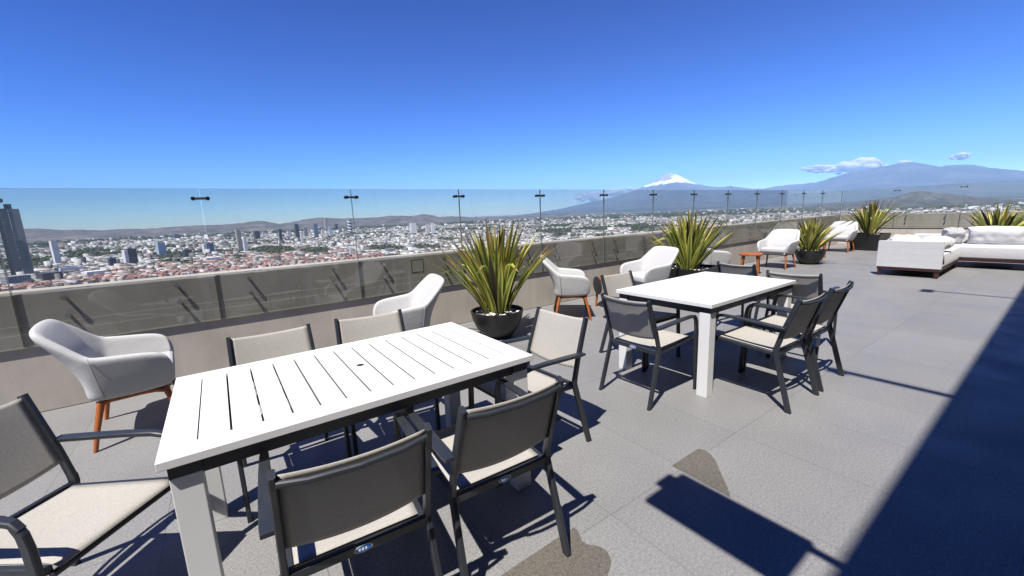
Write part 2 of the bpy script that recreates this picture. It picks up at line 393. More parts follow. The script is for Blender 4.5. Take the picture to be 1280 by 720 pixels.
# damp stains on the slabs: thin films of wet stone bounded by the slab joints
def stain(name, px, label):
    pts = [at_z(u, v, 0) for u, v in px]; b = MB()
    vs = [b.b.verts.new((p.x, p.y, 0.0025)) for p in pts]; b.b.faces.new(vs)
    return tag(b.build(name, m_wet), label, 'stain', kind='structure')
stain('damp_patch', [(606, 735), (640, 710.5), (680, 684), (717, 660), (721, 662), (724, 668), (728, 677), (734, 681), (743, 682), (751, 684.5), (758, 689), (763, 697), (764, 705), (761, 715), (756, 735)], None)
stain('damp_patch', [(840, 582.5), (857, 571), (873, 561.2), (881, 563), (889, 569), (895, 577), (899, 587), (905, 600), (910, 611), (913, 621.5), (893, 611), (866, 596.5)], None)

# ------------------------------------------------------------------ the building behind the camera (casts the big shadow)
BH = 6.0
yE = 0.42 + BH*SUN_TO.y/SUN_TO.z                                 # its roof edge
bl = empty('hotel_building', (10, Y0, 0), 0, 'tall dark hotel wall behind the terrace whose roof shades the floor', 'building')
b = MB(); b.box((1.5, -3.0, BH/2-0.2), (39, 6.0, BH-0.4)); b.build('wall', m_facade, bl)
b = MB(); b.box((1.5, -2.9+(yE-Y0)-0.1+0.0, BH-0.1), (39.4, 6.0, 0.2)); b.build('roof_slab', m_facade, bl)
for i in range(8):
    b = MB(); b.box((-14+i*4.2, 0.012, 1.45), (3.4, 0.03, 2.7)); w_ = b.build('window', m_pane, bl)
    b = MB()
    for s in (-1, 0, 1): b.box((-14+i*4.2+s*1.7, 0.03, 1.45), (0.06, 0.06, 2.76))
    for z in (0.07, 2.83): b.box((-14+i*4.2, 0.034, z), (3.46, 0.06, 0.06))
    b.build('frame', m_darkmetal, w_)
b = MB(); b.box((-1, 3.2, -57.7), (25.0, 8.0, 114.6)); b.box((1.5, -3.0, -57.7), (39, 5.9, 114.6)); b.build('tower_shaft', m_facade, bl)
def sunback(x, y, z): return Vector((x + SUN_TO.x/SUN_TO.z*z, y + SUN_TO.y/SUN_TO.z*z, z))
# unseen plate on an arm, added and shaped to cast the rectangular shadow
zz = 2.75; c0 = sunback(1.585, 1.13, zz); c1 = sunback(1.915, 0.4, zz)
t = empty('shadow_plate', ((c0.x+c1.x)/2, Y0, zz), 0, 'unseen flat grey plate on a thin arm, added to cast the rectangular floor shadow', 'shadow plate')
b = MB(); L_ = c0.y - Y0; b.box((0, L_-0.31, 0), (0.325, 0.62, 0.05), bev=0.004); b.build('panel', m_char, t)
b = MB(); b.tube([(0.12, 0, 0), (0.12, L_-0.60, 0)], 0.022, 12); b.build('arm', m_char, t, smooth=True, angle=50)
b = MB(); b.box((0.05, L_+0.022, 0), (0.12, 0.045, 0.04), bev=0.004); b.build('end_bracket', m_char, t)
for x, y, w_, head, lab in ((4.22, 1.04, 0.075, 0.10, 'thin dark floodlight arm on the hotel roof edge, shading the floor by the second table'),
                            (9.0, 1.246, 0.05, 0.26, 'thin dark floodlight arm on the hotel roof edge, shading the floor by the sofa')):
    p = sunback(x, y, BH); t = empty('floodlight_arm', (p.x, yE, BH), 0, lab, 'lamp arm')
    b = MB(); b.tube([(0, -0.3, 0.03), (0, p.y-yE, 0.03)], w_/2, 10); b.build('arm', m_darkmetal, t, smooth=True, angle=50)
    b = MB(); b.box((0, p.y-yE+0.06, -0.02), (head, 0.14, 0.08), bev=0.01); b.build('lamp_head', m_darkmetal, t)

# ------------------------------------------------------------------ dining tables
def make_table():
    Lx, Ly, H = 1.471, 0.892, 0.74
    t = empty('dining_table', (0, 0, 0), 0, cat='table', group='white slatted dining tables')
    b = MB(); bw = 0.101; th = 0.029; z = H-th/2
    for s in (-1, 1):
        b.box((0, s*(Ly/2-bw/2), z), (Lx, bw, th), bev=0.002)
        b.box((s*(Lx/2-bw/2), 0, z), (bw, Ly-2*bw-0.003, th), bev=0.002)
    n = 13; w_ = (Lx-2*bw)/n
    for i in range(n):
        b.box((-Lx/2+bw+w_*(i+.5), 0, z-0.0005), (w_-0.0068, Ly-2*bw-0.006, th-0.001), bev=0.0015)
    b.b.normal_update()
    for f in b.b.faces:                                         # shade in the slat gaps, painted as grey on the slat sides
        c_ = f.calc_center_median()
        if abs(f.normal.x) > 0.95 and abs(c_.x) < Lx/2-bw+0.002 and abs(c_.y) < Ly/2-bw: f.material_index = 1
    b.build('tabletop', [m_tablew, m_gap_shade], t)
    b = MB(); b.lathe([(0.026, 0.0), (0.026, 0.003), (0.022, 0.0045), (0.0, 0.0045)], 24, (0, 0, H-0.001)); hr = b.build('hole_cap', m_tablew, t, smooth=True, angle=40)
    b = MB(); b.lathe([(0.017, 0.0), (0.017, 0.001), (0.0, 0.001)], 20, (0.003, 0, H+0.0037)); b.build('finger_slot', m_rubber, hr)
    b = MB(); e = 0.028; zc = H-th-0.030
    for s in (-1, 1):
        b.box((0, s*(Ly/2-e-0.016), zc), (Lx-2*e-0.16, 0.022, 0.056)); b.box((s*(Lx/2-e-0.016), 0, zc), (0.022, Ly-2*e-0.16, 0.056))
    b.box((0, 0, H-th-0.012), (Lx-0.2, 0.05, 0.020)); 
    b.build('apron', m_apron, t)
    for sx in (-1, 1):
        for sy in (-1, 1):
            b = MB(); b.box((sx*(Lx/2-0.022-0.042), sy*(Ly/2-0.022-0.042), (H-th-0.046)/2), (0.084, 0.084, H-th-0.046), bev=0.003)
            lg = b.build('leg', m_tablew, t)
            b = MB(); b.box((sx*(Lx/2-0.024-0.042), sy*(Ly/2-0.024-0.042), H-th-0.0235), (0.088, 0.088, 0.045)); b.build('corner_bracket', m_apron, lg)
    return t
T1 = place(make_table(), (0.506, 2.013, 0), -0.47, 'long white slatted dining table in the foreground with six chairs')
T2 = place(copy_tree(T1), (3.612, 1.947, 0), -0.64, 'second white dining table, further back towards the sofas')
for c_ in T2.children:                                           # the second table's cap is plain white
    if c_.name.startswith('hole_cap'):
        for k_ in list(c_.children): bpy.data.objects.remove(k_)

# ------------------------------------------------------------------ dining chairs (origin on the rear-foot line, +Y is forward)
def make_chair():
    t = empty('dining_chair', (0, 0, 0), 0, cat='chair')
    RB, TB = (0.222, 0.112, 0.415), (0.212, -0.006, 0.808)
    X = Vector((1, 0, 0))
    for s in (-1, 1):
        b = MB(); b.sweep([(s*0.233, 0.0, 0.006), (s*0.2225, 0.108, 0.395), (s*0.222, 0.113, 0.42), (s*0.2218, 0.110, 0.45)], 0.036, 0.022, up=X, bev=1)
        lg = b.build('leg', m_char, t); b = MB(); b.box((s*0.233, 0.0, 0.005), (0.022, 0.034, 0.010)); b.build('foot_cap', m_rubber, lg)
        b = MB(); b.sweep([(s*0.246, 0.575, 0.006), (s*0.248, 0.558, 0.40), (s*0.248, 0.553, 0.53), (s*0.248, 0.546, 0.575), (s*0.248, 0.53, 0.603)], [0.034, 0.034, 0.034, 0.032, 0.028], 0.021, up=X, bev=1)
        lg = b.build('leg', m_char, t); b = MB(); b.box((s*0.246, 0.575, 0.005), (0.021, 0.032, 0.010)); b.build('foot_cap', m_rubber, lg)
        b = MB(); b.sweep([(s*0.248, 0.545, 0.590), (s*0.248, 0.525, 0.612), (s*0.2475, 0.48, 0.620), (s*0.247, 0.36, 0.618), (s*0.245, 0.22, 0.610), (s*0.243, 0.09, 0.602), (s*0.243, 0.055, 0.600)],
                          [0.024, 0.026, 0.030, 0.038, 0.044, 0.046, 0.040], [0.022, 0.022, 0.020, 0.018, 0.017, 0.016, 0.014], bev=1)
        b.build('armrest', m_char, t, smooth=True, angle=35)
    b = MB()
    for s in (-1, 1): b.sweep([(s*0.2217, 0.1105, 0.44), (s*0.219, 0.079, 0.56), (s*0.215, 0.035, 0.69), (s*TB[0], TB[1], TB[2])], 0.034, 0.020, up=X, bev=1)
    b.tube([(-0.204, -0.014, 0.780), (-0.13, -0.028, 0.773), (0, -0.034, 0.769), (0.13, -0.028, 0.773), (0.204, -0.014, 0.780)], 0.010, 10)
    b.build('back_frame', m_char, t, smooth=True, angle=35)
    b = MB()
    for s in (-1, 1): b.sweep([(s*0.206, 0.118, 0.398), (s*0.212, 0.35, 0.412), (s*0.217, 0.552, 0.425)], 0.022, 0.026, bev=1)
    b.tube([(-0.215, 0.556, 0.405), (0.215, 0.556, 0.405)], 0.012, 10)
    b.tube([(-0.205, 0.165, 0.392), (0.205, 0.165, 0.392)], 0.009, 10)
    b.build('seat_frame', m_char, t, smooth=True, angle=35)
    b = MB(); b.sweep([(-0.211, 0.109, 0.402), (0.211, 0.109, 0.402)], 0.020, 0.036, bev=1); cb = b.build('crossbar', m_char, t)
    b = MB(); pts = [(0.026*math.cos(a), 0.011*math.sin(a)) for a in [2*math.pi*i/24 for i in range(24)]]
    Rr = Matrix.Translation((0.0, 0.0985, 0.402)) @ Matrix.Rotation(math.radians(90), 4, 'X')
    b.poly([(x*1.12, y*1.16) for x, y in pts], 0, 0.0006, 0); b.poly(pts, 0.0006, 0.0011, 1)
    for dx in (-0.012, -0.002, 0.008): b.box((dx, -0.001, 0.0014), (0.006, 0.008, 0.0006), mi=0)
    b.xf(Rr); b.build('maker_sticker', [m_cream, m_blue], cb)
    def sf(u, v):                                               # seat sling
        hw = 0.196 + 0.009*v; x = (u*2-1)*hw; y = 0.138 + 0.437*v
        z = 0.413 + 0.024*min(v, .9)/.9 - 0.014*(1-(u*2-1)**2)*math.sin(math.pi*min(1, v*1.05))
        if v > 0.9: z -= 0.45*(v-0.9)**2*10*0.25; 
        return Vector((x, y, z))
    b = MB(); b.grid(sf, 14, 18); b.build('seat', m_sling, t, smooth=True, solid=0.003)
    def bf(u, v):                                               # back sling, bowed rearwards
        c = 1-(u*2-1)**2; zb = 0.512 - 0.022*c; z = zb + (0.800-zb)*v; yf = 0.114 - 0.116*(z-0.452)/0.348; hw = 0.2105 - 0.0065*v
        top = 0.020*c*max(0, (v-0.8)/0.2)*0.5
        return Vector(((u*2-1)*hw, yf - 0.015*c*(0.70+0.30*math.sin(math.pi*(0.2+0.55*v))), z - top))
    b = MB(); b.grid(bf, 16, 18); b.build('backrest', m_sling, t, smooth=True, solid=0.003)
    return t
C0 = make_chair()
chairs = [  # x, y, rot, group, label
 (-0.83, 2.264, -129.5, 1, 'dining chair cut off by the left picture edge, its pale seat turned to the camera'),
 (0.212, 2.83, 180, 1, 'left one of the two dining chairs on the wall side of the foreground table'),
 (0.806, 2.818, 174, 1, 'right one of the two dining chairs on the wall side of the foreground table'),
 (1.766, 1.923, 92, 1, 'dining chair with sunlit beige back at the far end of the foreground table'),
 (0.253, 1.145, -5, 1, 'nearest dining chair, black back to the camera, at the bottom of the picture'),
 (0.815, 1.143, -3, 1, 'dining chair seen from behind beside the damp patch, near side of foreground table'),
 (2.416, 1.929, -90.5, 2, 'dining chair with a half-moon of sunlit mesh at the near end of the second table'),
 (3.329, 2.765, 178.5, 2, 'dining chair on the wall side of the second table, beside the wooden side table'),
 (3.325, 1.041, -2, 2, 'dining chair in front of another one on the near side of the second table'),
 (3.89, 1.035, 0, 2, 'dining chair behind another one on the near side of the second table'),
 (4.35, 1.53, -85, 2, 'dining chair with its back against the far corner of the second table'),
 (4.71, 2.23, -98, 2, 'dining chair beyond the second table, its black back before the square planter'),
]
for i, (x, y, r, g, lab) in enumerate(chairs):
    o = C0 if i == 0 else copy_tree(C0)
    place(o, (x, y, 0), r, lab, ['', 'dining chairs around the foreground table', 'dining chairs around the second table'][g])

# ------------------------------------------------------------------ lounge armchairs (origin on the rear-foot line, +Y forward)
def lerp(a, b, t): return a + (b-a)*t
def make_lounge():
    t = empty('lounge_chair', (0, 0, 0), 0, cat='armchair', group='white upholstered lounge chairs along the parapet')
    # outline of the tub, from the right arm front round the back to the left arm front: (bottom x,y,z) (top x,y,z)
    half = [((0.262, 0.470, 0.385), (0.285, 0.490, 0.455)),
            ((0.270, 0.462, 0.350), (0.318, 0.478, 0.570)),
            ((0.275, 0.400, 0.335), (0.334, 0.410, 0.612)),
            ((0.280, 0.270, 0.330), (0.340, 0.270, 0.625)),
            ((0.280, 0.160, 0.330), (0.345, 0.135, 0.638)),
            ((0.276, 0.120, 0.330), (0.346, 0.090, 0.645)),
            ((0.268, 0.085, 0.331), (0.336, 0.050, 0.672)),
            ((0.255, 0.062, 0.332), (0.312, -0.040, 0.760)),
            ((0.240, 0.052, 0.333), (0.288, -0.118, 0.825)),
            ((0.225, 0.048, 0.334), (0.262, -0.145, 0.850)),
            ((0.130, 0.042, 0.335), (0.150, -0.158, 0.860)),
            ((0.000, 0.040, 0.335), (0.000, -0.162, 0.862))]
    prof = half + [((-a[0], a[1], a[2]), (-b_[0], b_[1], b_[2])) for a, b_ in reversed(half[:-1])]
    n = len(prof)-1; nv = 6
    b = MB(); vs = []
    def pt(i, v):
        a, c = Vector(prof[i][0]), Vector(prof[i][1]); p = a.lerp(c, v)
        ctr = Vector((0, 0.3, p.z)); out = (p-ctr); out.z = 0; out.normalize()
        return p + out*0.007*math.sin(math.pi*v)*(1-0.7*v) + Vector((0, 0.055*math.sin(math.pi*v**0.8)*max(0, min(1, (c.z-0.645)/0.17)), 0))
    b.grid(lambda u, v: pt(round(u*n), v), n, nv)
    sh = b.build('shell', m_white_fab, t, smooth=True, solid=0.052, sub=2)
    for sg in (-1, 1):
        b = MB(); b.tube([(sg*0.306, 0.118, 0.345), (sg*0.339, 0.108, 0.45), (sg*0.372, 0.092, 0.60), (sg*0.374, 0.086, 0.645)], 0.0035, 6)
        b.build('seam_piping', m_seam, t, smooth=True)
    b = MB()                                                    # underside pan of the tub
    b.poly([(0.258, 0.462), (0.268, 0.12), (0.225, 0.065), (-0.225, 0.065), (-0.268, 0.12), (-0.258, 0.462)], 0.325, 0.385); b.build('seat_pan', m_white_fab, t)
    b = MB(); b.box((0, 0.285, 0.415), (0.505, 0.41, 0.105), bev=0.03); b.build('cushion', m_white_fab, t, smooth=True)
    # curved wooden under-frame
    b = MB()
    for s in (-1, 1):
        b.sweep([(s*0.262, 0.075, 0.30), (s*0.262, 0.14, 0.318), (s*0.262, 0.30, 0.322), (s*0.262, 0.37, 0.318), (s*0.262, 0.43, 0.30)], 0.030, 0.030, bev=1)
    for y in (0.09, 0.42): b.sweep([(-0.262, y, 0.300), (-0.19, y, 0.318), (0, y, 0.322), (0.19, y, 0.318), (0.262, y, 0.300)], 0.028, 0.030, bev=1)
    b.build('under_frame', m_wood, t, smooth=True, angle=50)
    for s in (-1, 1):
        for (yf, yt) in ((0.02, 0.085), (0.50, 0.430)):
            b = MB(); b.tube([(s*0.312, yf, 0.0), (s*0.290, lerp(yf, yt, .45), 0.15), (s*0.265, yt, 0.295), (s*0.258, yt, 0.325)], [0.013, 0.017, 0.021, 0.022], 12)
            b.build('leg', m_wood, t, smooth=True, angle=50)
    return t
L0 = make_lounge()
lounges = [(-0.85, 3.985, -86.5, 'white lounge chair nearest the camera, at the left in front of the parapet'),
 (1.69, 3.88, 79, 'white lounge chair between the two chair backs and the round planter, facing left'),
 (3.8, 4.29, -131, 'white lounge chair seen from its grey shaded back, beside the round planter'),
 (5.57, 3.8, 74, 'white lounge chair facing the camera, left of the square planter behind the second table'),
 (7.62, 4.33, -128, 'white lounge chair half hidden by the plant in the square planter, back to the camera'),
 (10.62, 4, 87.5, 'white lounge chair between the wooden side table and the small round planter'),
 (14.95, 4.07, 88, 'farthest white lounge chair, behind the small round planter near the corner')]
for i, (x, y, r, lab) in enumerate(lounges):
    place(L0 if i == 0 else copy_tree(L0), (x, y, 0), r, lab)

# ------------------------------------------------------------------ wooden side tables, tray
def make_side():
    t = empty('side_table', (0, 0, 0), 0, cat='side table', group='small wooden side tables between lounge chairs')
    b = MB(); b.lathe([(0.0, 0.40), (0.20, 0.40), (0.222, 0.405), (0.228, 0.42), (0.222, 0.435), (0.20, 0.44), (0.0, 0.44)], 40, sq=0.35); b.build('top', m_wood, t, smooth=True, angle=50)
    for a in range(4):
        k = math.pi/4 + a*math.pi/2; c, s = math.cos(k), math.sin(k)
        b = MB(); b.sweep([(c*0.225, s*0.225, 0), (c*0.205, s*0.205, 0.25), (c*0.18, s*0.18, 0.405)], [0.032, 0.042, 0.06], [0.026, 0.030, 0.036], bev=1); b.build('leg', m_wood, t, smooth=True, angle=40)
    return t
s0 = place(make_side(), (4.84, 4.14, 0), 15, 'wooden side table beside a grey round tray, between two white lounge chairs')
place(copy_tree(s0), (9.15, 4.03, 0), 20, 'orange wooden side table in front of the white lounge chair behind the second table')
place(copy_tree(s0), (13.0, 4.05, 0), 20, 'wooden side table mostly hidden behind the small round planter')
b = MB(); b.lathe([(0.0, -0.008), (0.125, -0.008), (0.135, -0.004), (0.135, 0.012), (0.128, 0.012), (0.125, 0.0), (0.0, 0.0)], 40)
b.xf(Matrix.Translation((4.58, 4.17, 0.345)) @ Matrix.Rotation(math.radians(-22), 4, 'Z') @ Matrix.Rotation(math.radians(86), 4, 'Y'))
tag(b.build('tray', m_char, smooth=True, angle=40), 'grey round tray standing on edge against the wooden side table', 'tray')

# ------------------------------------------------------------------ planters and flax plants
def make_flax(seed, R, H, n):
    rnd = random.Random(seed); b = MB()
    for i in range(n):
        a = rnd.uniform(0, 2*math.pi); q = rnd.random()**0.75; lean = q*R*rnd.uniform(0.85, 1.1); Hh = H*rnd.uniform(0.72, 1.0)*(1-0.30*q*q)
        base = Vector((math.cos(a)*0.11*q*1.2, math.sin(a)*0.11*q*1.2, 0)) + Vector((rnd.uniform(-.04, .04), rnd.uniform(-.04, .04), 0))
        d = Vector((math.cos(a), math.sin(a), 0)); sd_ = Vector((-d.y, d.x, 0)); tw = rnd.uniform(-0.7, 0.7); w_ = rnd.uniform(0.020, 0.036); curl = rnd.uniform(0.9, 1.6)
        mi = rnd.choices([0, 1, 2, 3], [0.52, 0.28, 0.11, 0.09])[0]
        bend = rnd.random() < 0.09
        def fn(u, v):
            h = v*Hh; r = lean*(0.55*v+0.45*v**(1.4+curl*0.5))
            if bend and v > 0.72: h = Hh*(0.72-0.35*(v-0.72)); r += (v-0.72)*0.25
            x = u*2-1; ww = w_*min(1, 0.55+2.2*v)*(1 if v < 0.5 else max(0.02, 1-((v-0.5)/0.5)**2.2))
            c, s_ = math.cos(tw*v), math.sin(tw*v); sv = sd_*c + d*s_
            nrm = Vector((d.x*-0.8, d.y*-0.8, 0.6))
            return base + d*r + Vector((0, 0, h)) + sv*(x*ww) + nrm*(abs(x)*ww*0.5)
        b.grid(fn, 2, 9, mi, uv=True)
    return b
def bowl(parent, r, h):
    b = MB(); pr = [(0.0, 0.0), (r*0.50, 0.0), (r*0.56, 0.012), (r*0.80, h*0.36), (r*0.95, h*0.70), (r*1.0, h*0.95), (r*1.0, h), (r*0.93, h), (r*0.92, h*0.9), (0.0, h*0.9)]
    b.lathe(pr, 56); return b.build('planter', m_black, parent, smooth=True, angle=35)
def boxpot(parent, r, h):
    b = MB(); k = math.sqrt(2)
    b.lathe([(r*0.80*k, 0.0), (r*k, h*0.985), (r*k, h), (r*0.93*k, h), (r*0.92*k, h*0.9)], 4); b.xf(Matrix.Rotation(math.radians(45), 4, 'Z')); return b.build('planter', m_black, parent)
def flax(loc, rz, kind, r, h, seed, R, H, n, label):
    t = empty('potted_flax', loc, math.radians(rz), label, 'potted plant', 'potted flax plants on the terrace')
    (bowl if kind == 'round' else boxpot)(t, r, h)
    b = MB(); rnd = random.Random(seed); rr = r*0.9
    if kind == 'round': b.lathe([(0.0, h*0.90+0.012), (rr*0.5, h*0.90+0.012), (rr, h*0.90+0.003)], 32)
    else: b.box((0, 0, h*0.90), (rr*1.96, rr*1.96, 0.012))
    for _ in range(46):
        a = rnd.uniform(0, 6.28); q = math.sqrt(rnd.random())*rr*0.92; s = rnd.uniform(0.014, 0.03)
        v = bmesh.ops.create_icosphere(b.b, subdivisions=1, radius=s)['verts']
        bmesh.ops.transform(b.b, matrix=Matrix.Translation((q*math.cos(a), q*math.sin(a), h*0.90+0.016)) @ Matrix.Diagonal((1, rnd.uniform(.6, 1), .6, 1)), verts=v)
        for vv in v:
            for f in vv.link_faces: f.material_index = 1
    b.build('mulch', [m_soil, m_cream], t, smooth=True)
    fo = make_flax(seed, R, H, n).build('foliage', m_leaf, t, smooth=True); fo.location = (0, 0, h*0.88)
    return t
flax((2.66, 4.02, 0), 0, 'round', 0.315, 0.325, 3, 0.64, 1.17, 124, 'spiky flax in a round black bowl, between two white lounge chairs at centre')
flax((6.45, 3.83, 0), 8, 'square', 0.38, 0.46, 5, 0.68, 1.05, 120, 'spiky flax in a square black planter right behind the second table')
flax((11.45, 3.72, 0), 0, 'round', 0.315, 0.34, 8, 0.56, 0.84, 90, 'yellowish flax in the small round black bowl near the sofas')
flax((15.6, 3.62, 0), -6, 'square', 0.38, 0.48, 11, 0.78, 1.12, 84, 'tall flax in a square black planter by the corner, left of the sofa')
flax((14.55, 1.10, 0), 5, 'square', 0.36, 0.40, 14, 0.62, 1.0, 78, 'flax rising behind the long white pillow of the sofa')

# ------------------------------------------------------------------ sofas
def crumple(o, amp, scale, seed):
    me = o.data
    for v in me.vertices:
        p = v.co*scale + Vector((seed*7.1, seed*3.3, seed)); d = v.co.normalized() if v.co.length else Vector((0, 0, 1))
        r_ = abs(mnoise.noise(p)); v.co += d*(amp*(0.5-2.2*r_*0.6)) + Vector(mnoise.noise_vector(p*1.7))*amp*0.5
def pillow(loc, dims, rot, m, seed, label, crump=0.02):
    b = MB(); nn = 26
    def side(s):
        def fn(u, v):
            x, y = u*2-1, v*2-1; k = max(0, (1-x**4))*max(0, (1-y**4)); pinch = 1-0.10*(1-abs(x))*abs(y)**2*0.6
            return Vector((x*(1-0.07*(y*y)*0.8)*dims[0]/2, y*(1-0.07*(1-x*x))*dims[1]/2, s*dims[2]/2*k**0.55))
        return fn
    b.grid(side(1), nn, nn); b.grid(side(-1), nn, nn); bmesh.ops.remove_doubles(b.b, verts=b.b.verts, dist=0.001)
    o = b.build('pillow', m, smooth=True, sub=1); crumple(o, crump, 6.0, seed)
    o.location = loc; o.rotation_euler = rot
    return tag(o, label, 'pillow', 'loose pillows on the sofas')
R90 = math.pi/2
# chaise with its back panel towards the camera
t = empty('chaise_sofa', (10.4, 1.815, 0), 0, 'white chaise with dark wooden base, its ribbed back panel towards the camera', 'sofa', 'white terrace sofas')
b = MB()
b.box((0.93, 0, 0.145), (1.86, 0.86, 0.05), bev=0.006); b.build('base_frame', m_wood_d, t)
for x in (0.04, 1.82):
    for y in (-0.39, 0.39):
        b = MB(); b.box((x, y, 0.06), (0.06, 0.06, 0.12), bev=0.006); b.build('leg', m_wood_d, t)
b = MB()
for i in range(4): b.box((0.055, 0, 0.235+i*0.122), (0.12, 0.885, 0.1219), bev=0.0025)
b.build('back_panel', m_sofa_fab, t)
b = MB(); b.box((1.0, 0, 0.30), (1.76, 0.86, 0.25), bev=0.025); b.build('seat_cushion', m_sofa_fab, t, smooth=True)
b = MB(); b.sweep([(0.16, -0.43, 0.42), (0.165, -0.437, 0.33), (0.18, -0.44, 0.25)], 0.03, 0.008); b.build('strap', m_rubber, t)
t = empty('long_sofa', (12.30, 0.30, 0), 0, 'long white sofa with dark wooden base cut by the right picture edge', 'sofa', 'white terrace sofas')
b = MB(); b.box((0.5, 0.0, 0.175), (0.98, 3.9, 0.06), bev=0.006); b.build('base_frame', m_wood_d, t)
for x in (0.08, 0.92):
    for y in (-1.8, 0, 1.8):
        b = MB(); b.box((x, y, 0.075), (0.06, 0.06, 0.15), bev=0.006); b.build('leg', m_wood_d, t)
for i in range(2):
    b = MB(); b.box((0.43, 0.98-1.96*i, 0.325), (0.86, 1.945, 0.235), bev=0.025); b.build('seat_cushion', m_sofa_fab, t, smooth=True)
b = MB(); b.box((0.93, 0, 0.42), (0.14, 3.9, 0.43), bev=0.03); b.build('back_cushion', m_sofa_fab, t, smooth=True)
pillow((12.95, 1.60, 0.60), (0.36, 0.36, 0.26), (0.2, R90-0.35, 0.5), m_pillow_g, 3, 'crumpled grey roll pillow at the corner of the long sofa', 0.05)
pillow((13.02, 0.98, 0.62), (0.40, 0.86, 0.24), (0, R90-0.3, 0), m_pillow, 5, 'long plump white pillow leaning on the sofa back', 0.02)
pillow((12.98, 0.22, 0.56), (0.40, 0.60, 0.22), (0, R90-0.5, 0.1), m_pillow, 9, 'white pillow at the right picture edge on the long sofa', 0.02)
pillow((10.85, 1.95, 0.575), (0.62, 0.50, 0.28), (0.05, -0.10, 0.3), m_pillow, 12, 'crumpled white pillow lying on the left half of the chaise', 0.06)
pillow((11.0, 1.58, 0.575), (0.6, 0.42, 0.26), (0.0, -0.12, -0.2), m_pillow, 17, 'smooth white pillow lying behind the chaise back panel', 0.03)

# ------------------------------------------------------------------ the city plain
rng = np.random.default_rng(7)
def np_proj(Pn):
    d = Pn - np.array([0, 0, CAM_H]); R_, U_, F_ = (np.array(k) for k in (_R, _U, _F)); z = d @ F_
    return 640+F_PX*(d @ R_)/z, 360-F_PX*(d @ U_)/z, z
def ground_mat():
    m = mat('city_soil', (0.12, 0.11, 0.09), 0.95, spec=0.1); n = N(m); v = n.coord('Object')
    a = n.noise(v, 0.0011, 8, 0.6); f = n.noise(v, 0.02, 6, 0.7)
    c = n.ramp(a, [(0.35, (0.05, 0.065, 0.04)), (0.5, (0.13, 0.12, 0.095)), (0.65, (0.20, 0.175, 0.14))])
    c = n.mix(n.ramp(f, [(0.45, (0, 0, 0)), (0.6, (1, 1, 1))]), c, (0.17, 0.165, 0.16)); n.col(c); return m
b = MB(); ring = 72; pr = [0, 300, 3000, 20000, 48000]
vs = [[b.b.verts.new((r*math.cos(2*math.pi*j/ring), r*math.sin(2*math.pi*j/ring), G)) for j in range(ring)] for r in pr[1:]]
c_ = b.b.verts.new((0, 0, G))
for j in range(ring):
    b.b.faces.new((c_, vs[0][j], vs[0][(j+1) % ring]))
    for a_, d_ in zip(vs, vs[1:]): b.b.faces.new((a_[j], d_[j], d_[(j+1) % ring], a_[(j+1) % ring]))
tag(b.build('city_ground', ground_mat()), kind='structure')

def island_mat(name, stops, rough=0.85, roof=None):
    m = mat(name, (0.5, 0.5, 0.5), rough, spec=0.2); n = N(m); g = n.new('ShaderNodeNewGeometry')
    c = n.ramp(g.outputs['Random Per Island'], stops, 'CONSTANT')
    if roof:
        sx = n.new('ShaderNodeSeparateXYZ'); n.lk(g.outputs['Normal'], sx.inputs[0])
        r2 = n.math('FRACT', n.math('MULTIPLY', g.outputs['Random Per Island'], 17.31))
        c = n.mix(n.math('GREATER_THAN', sx.outputs[2], 0.35), c, n.ramp(r2, roof, 'CONSTANT'))
    n.col(c); return m
pale = [(0.0, (0.468, 0.460, 0.452)), (0.18, (0.328, 0.320, 0.312)), (0.38, (0.234, 0.218, 0.203)), (0.54, (0.562, 0.554, 0.546)), (0.66, (0.156, 0.156, 0.156)), (0.8, (0.257, 0.195, 0.164)), (0.86, (0.078, 0.078, 0.086))]
roofs = [(0.0, (0.484, 0.476, 0.468)), (0.2, (0.281, 0.273, 0.265)), (0.46, (0.172, 0.164, 0.156)), (0.62, (0.624, 0.624, 0.624)), (0.76, (0.218, 0.148, 0.125)), (0.82, (0.078, 0.078, 0.086))]
m_city = island_mat('city_render_and_roofs', pale, roof=roofs)
terra = [(0.0, (0.25, 0.135, 0.115)), (0.25, (0.34, 0.22, 0.195)), (0.5, (0.20, 0.10, 0.088)), (0.66, (0.42, 0.31, 0.28)), (0.82, (0.55, 0.48, 0.45))]
m_terra = island_mat('terracotta_district', pale, roof=terra)
def foliage_far(name, a, b_, c):
    return island_mat(name, [(0.0, a), (0.35, b_), (0.7, c)], 0.9)
m_trees = foliage_far('city_tree_leaves', (0.030, 0.045, 0.022), (0.042, 0.062, 0.028), (0.060, 0.070, 0.036))

us = np.arange(-60, 1350, 10)
def rcap(u):                                                     # how near the ground shows over the parapet
    v = 363.7-0.0913*u if u < 1040 else 266
    d = ray_dir(u, v); return math.hypot(d.x, d.y)*(G-CAM_H)/d.z if d.z < 0 else 9e9
caps = np.array([rcap(u)*0.96 for u in us])
azs = np.array([math.atan2(ray_dir(u, 270).y, ray_dir(u, 270).x) for u in us])
def rmin(az): return np.interp(az, azs[::-1], caps[::-1])
AZ0, AZ1 = azs.min(), azs.max()
def scatter(r0, r1, pitch):
    n = int((AZ1-AZ0)/2*(r1*r1-r0*r0)/(pitch*pitch)); az = rng.uniform(AZ0, AZ1, n); r = np.sqrt(rng.uniform(r0*r0, r1*r1, n))
    k = r > rmin(az); return az[k], r[k]
def vnoise(x, y, s, seed=0):
    return np.array([mnoise.noise(Vector((a*s+seed*13.7, b_*s, seed*5.1))) for a, b_ in zip(x, y)])
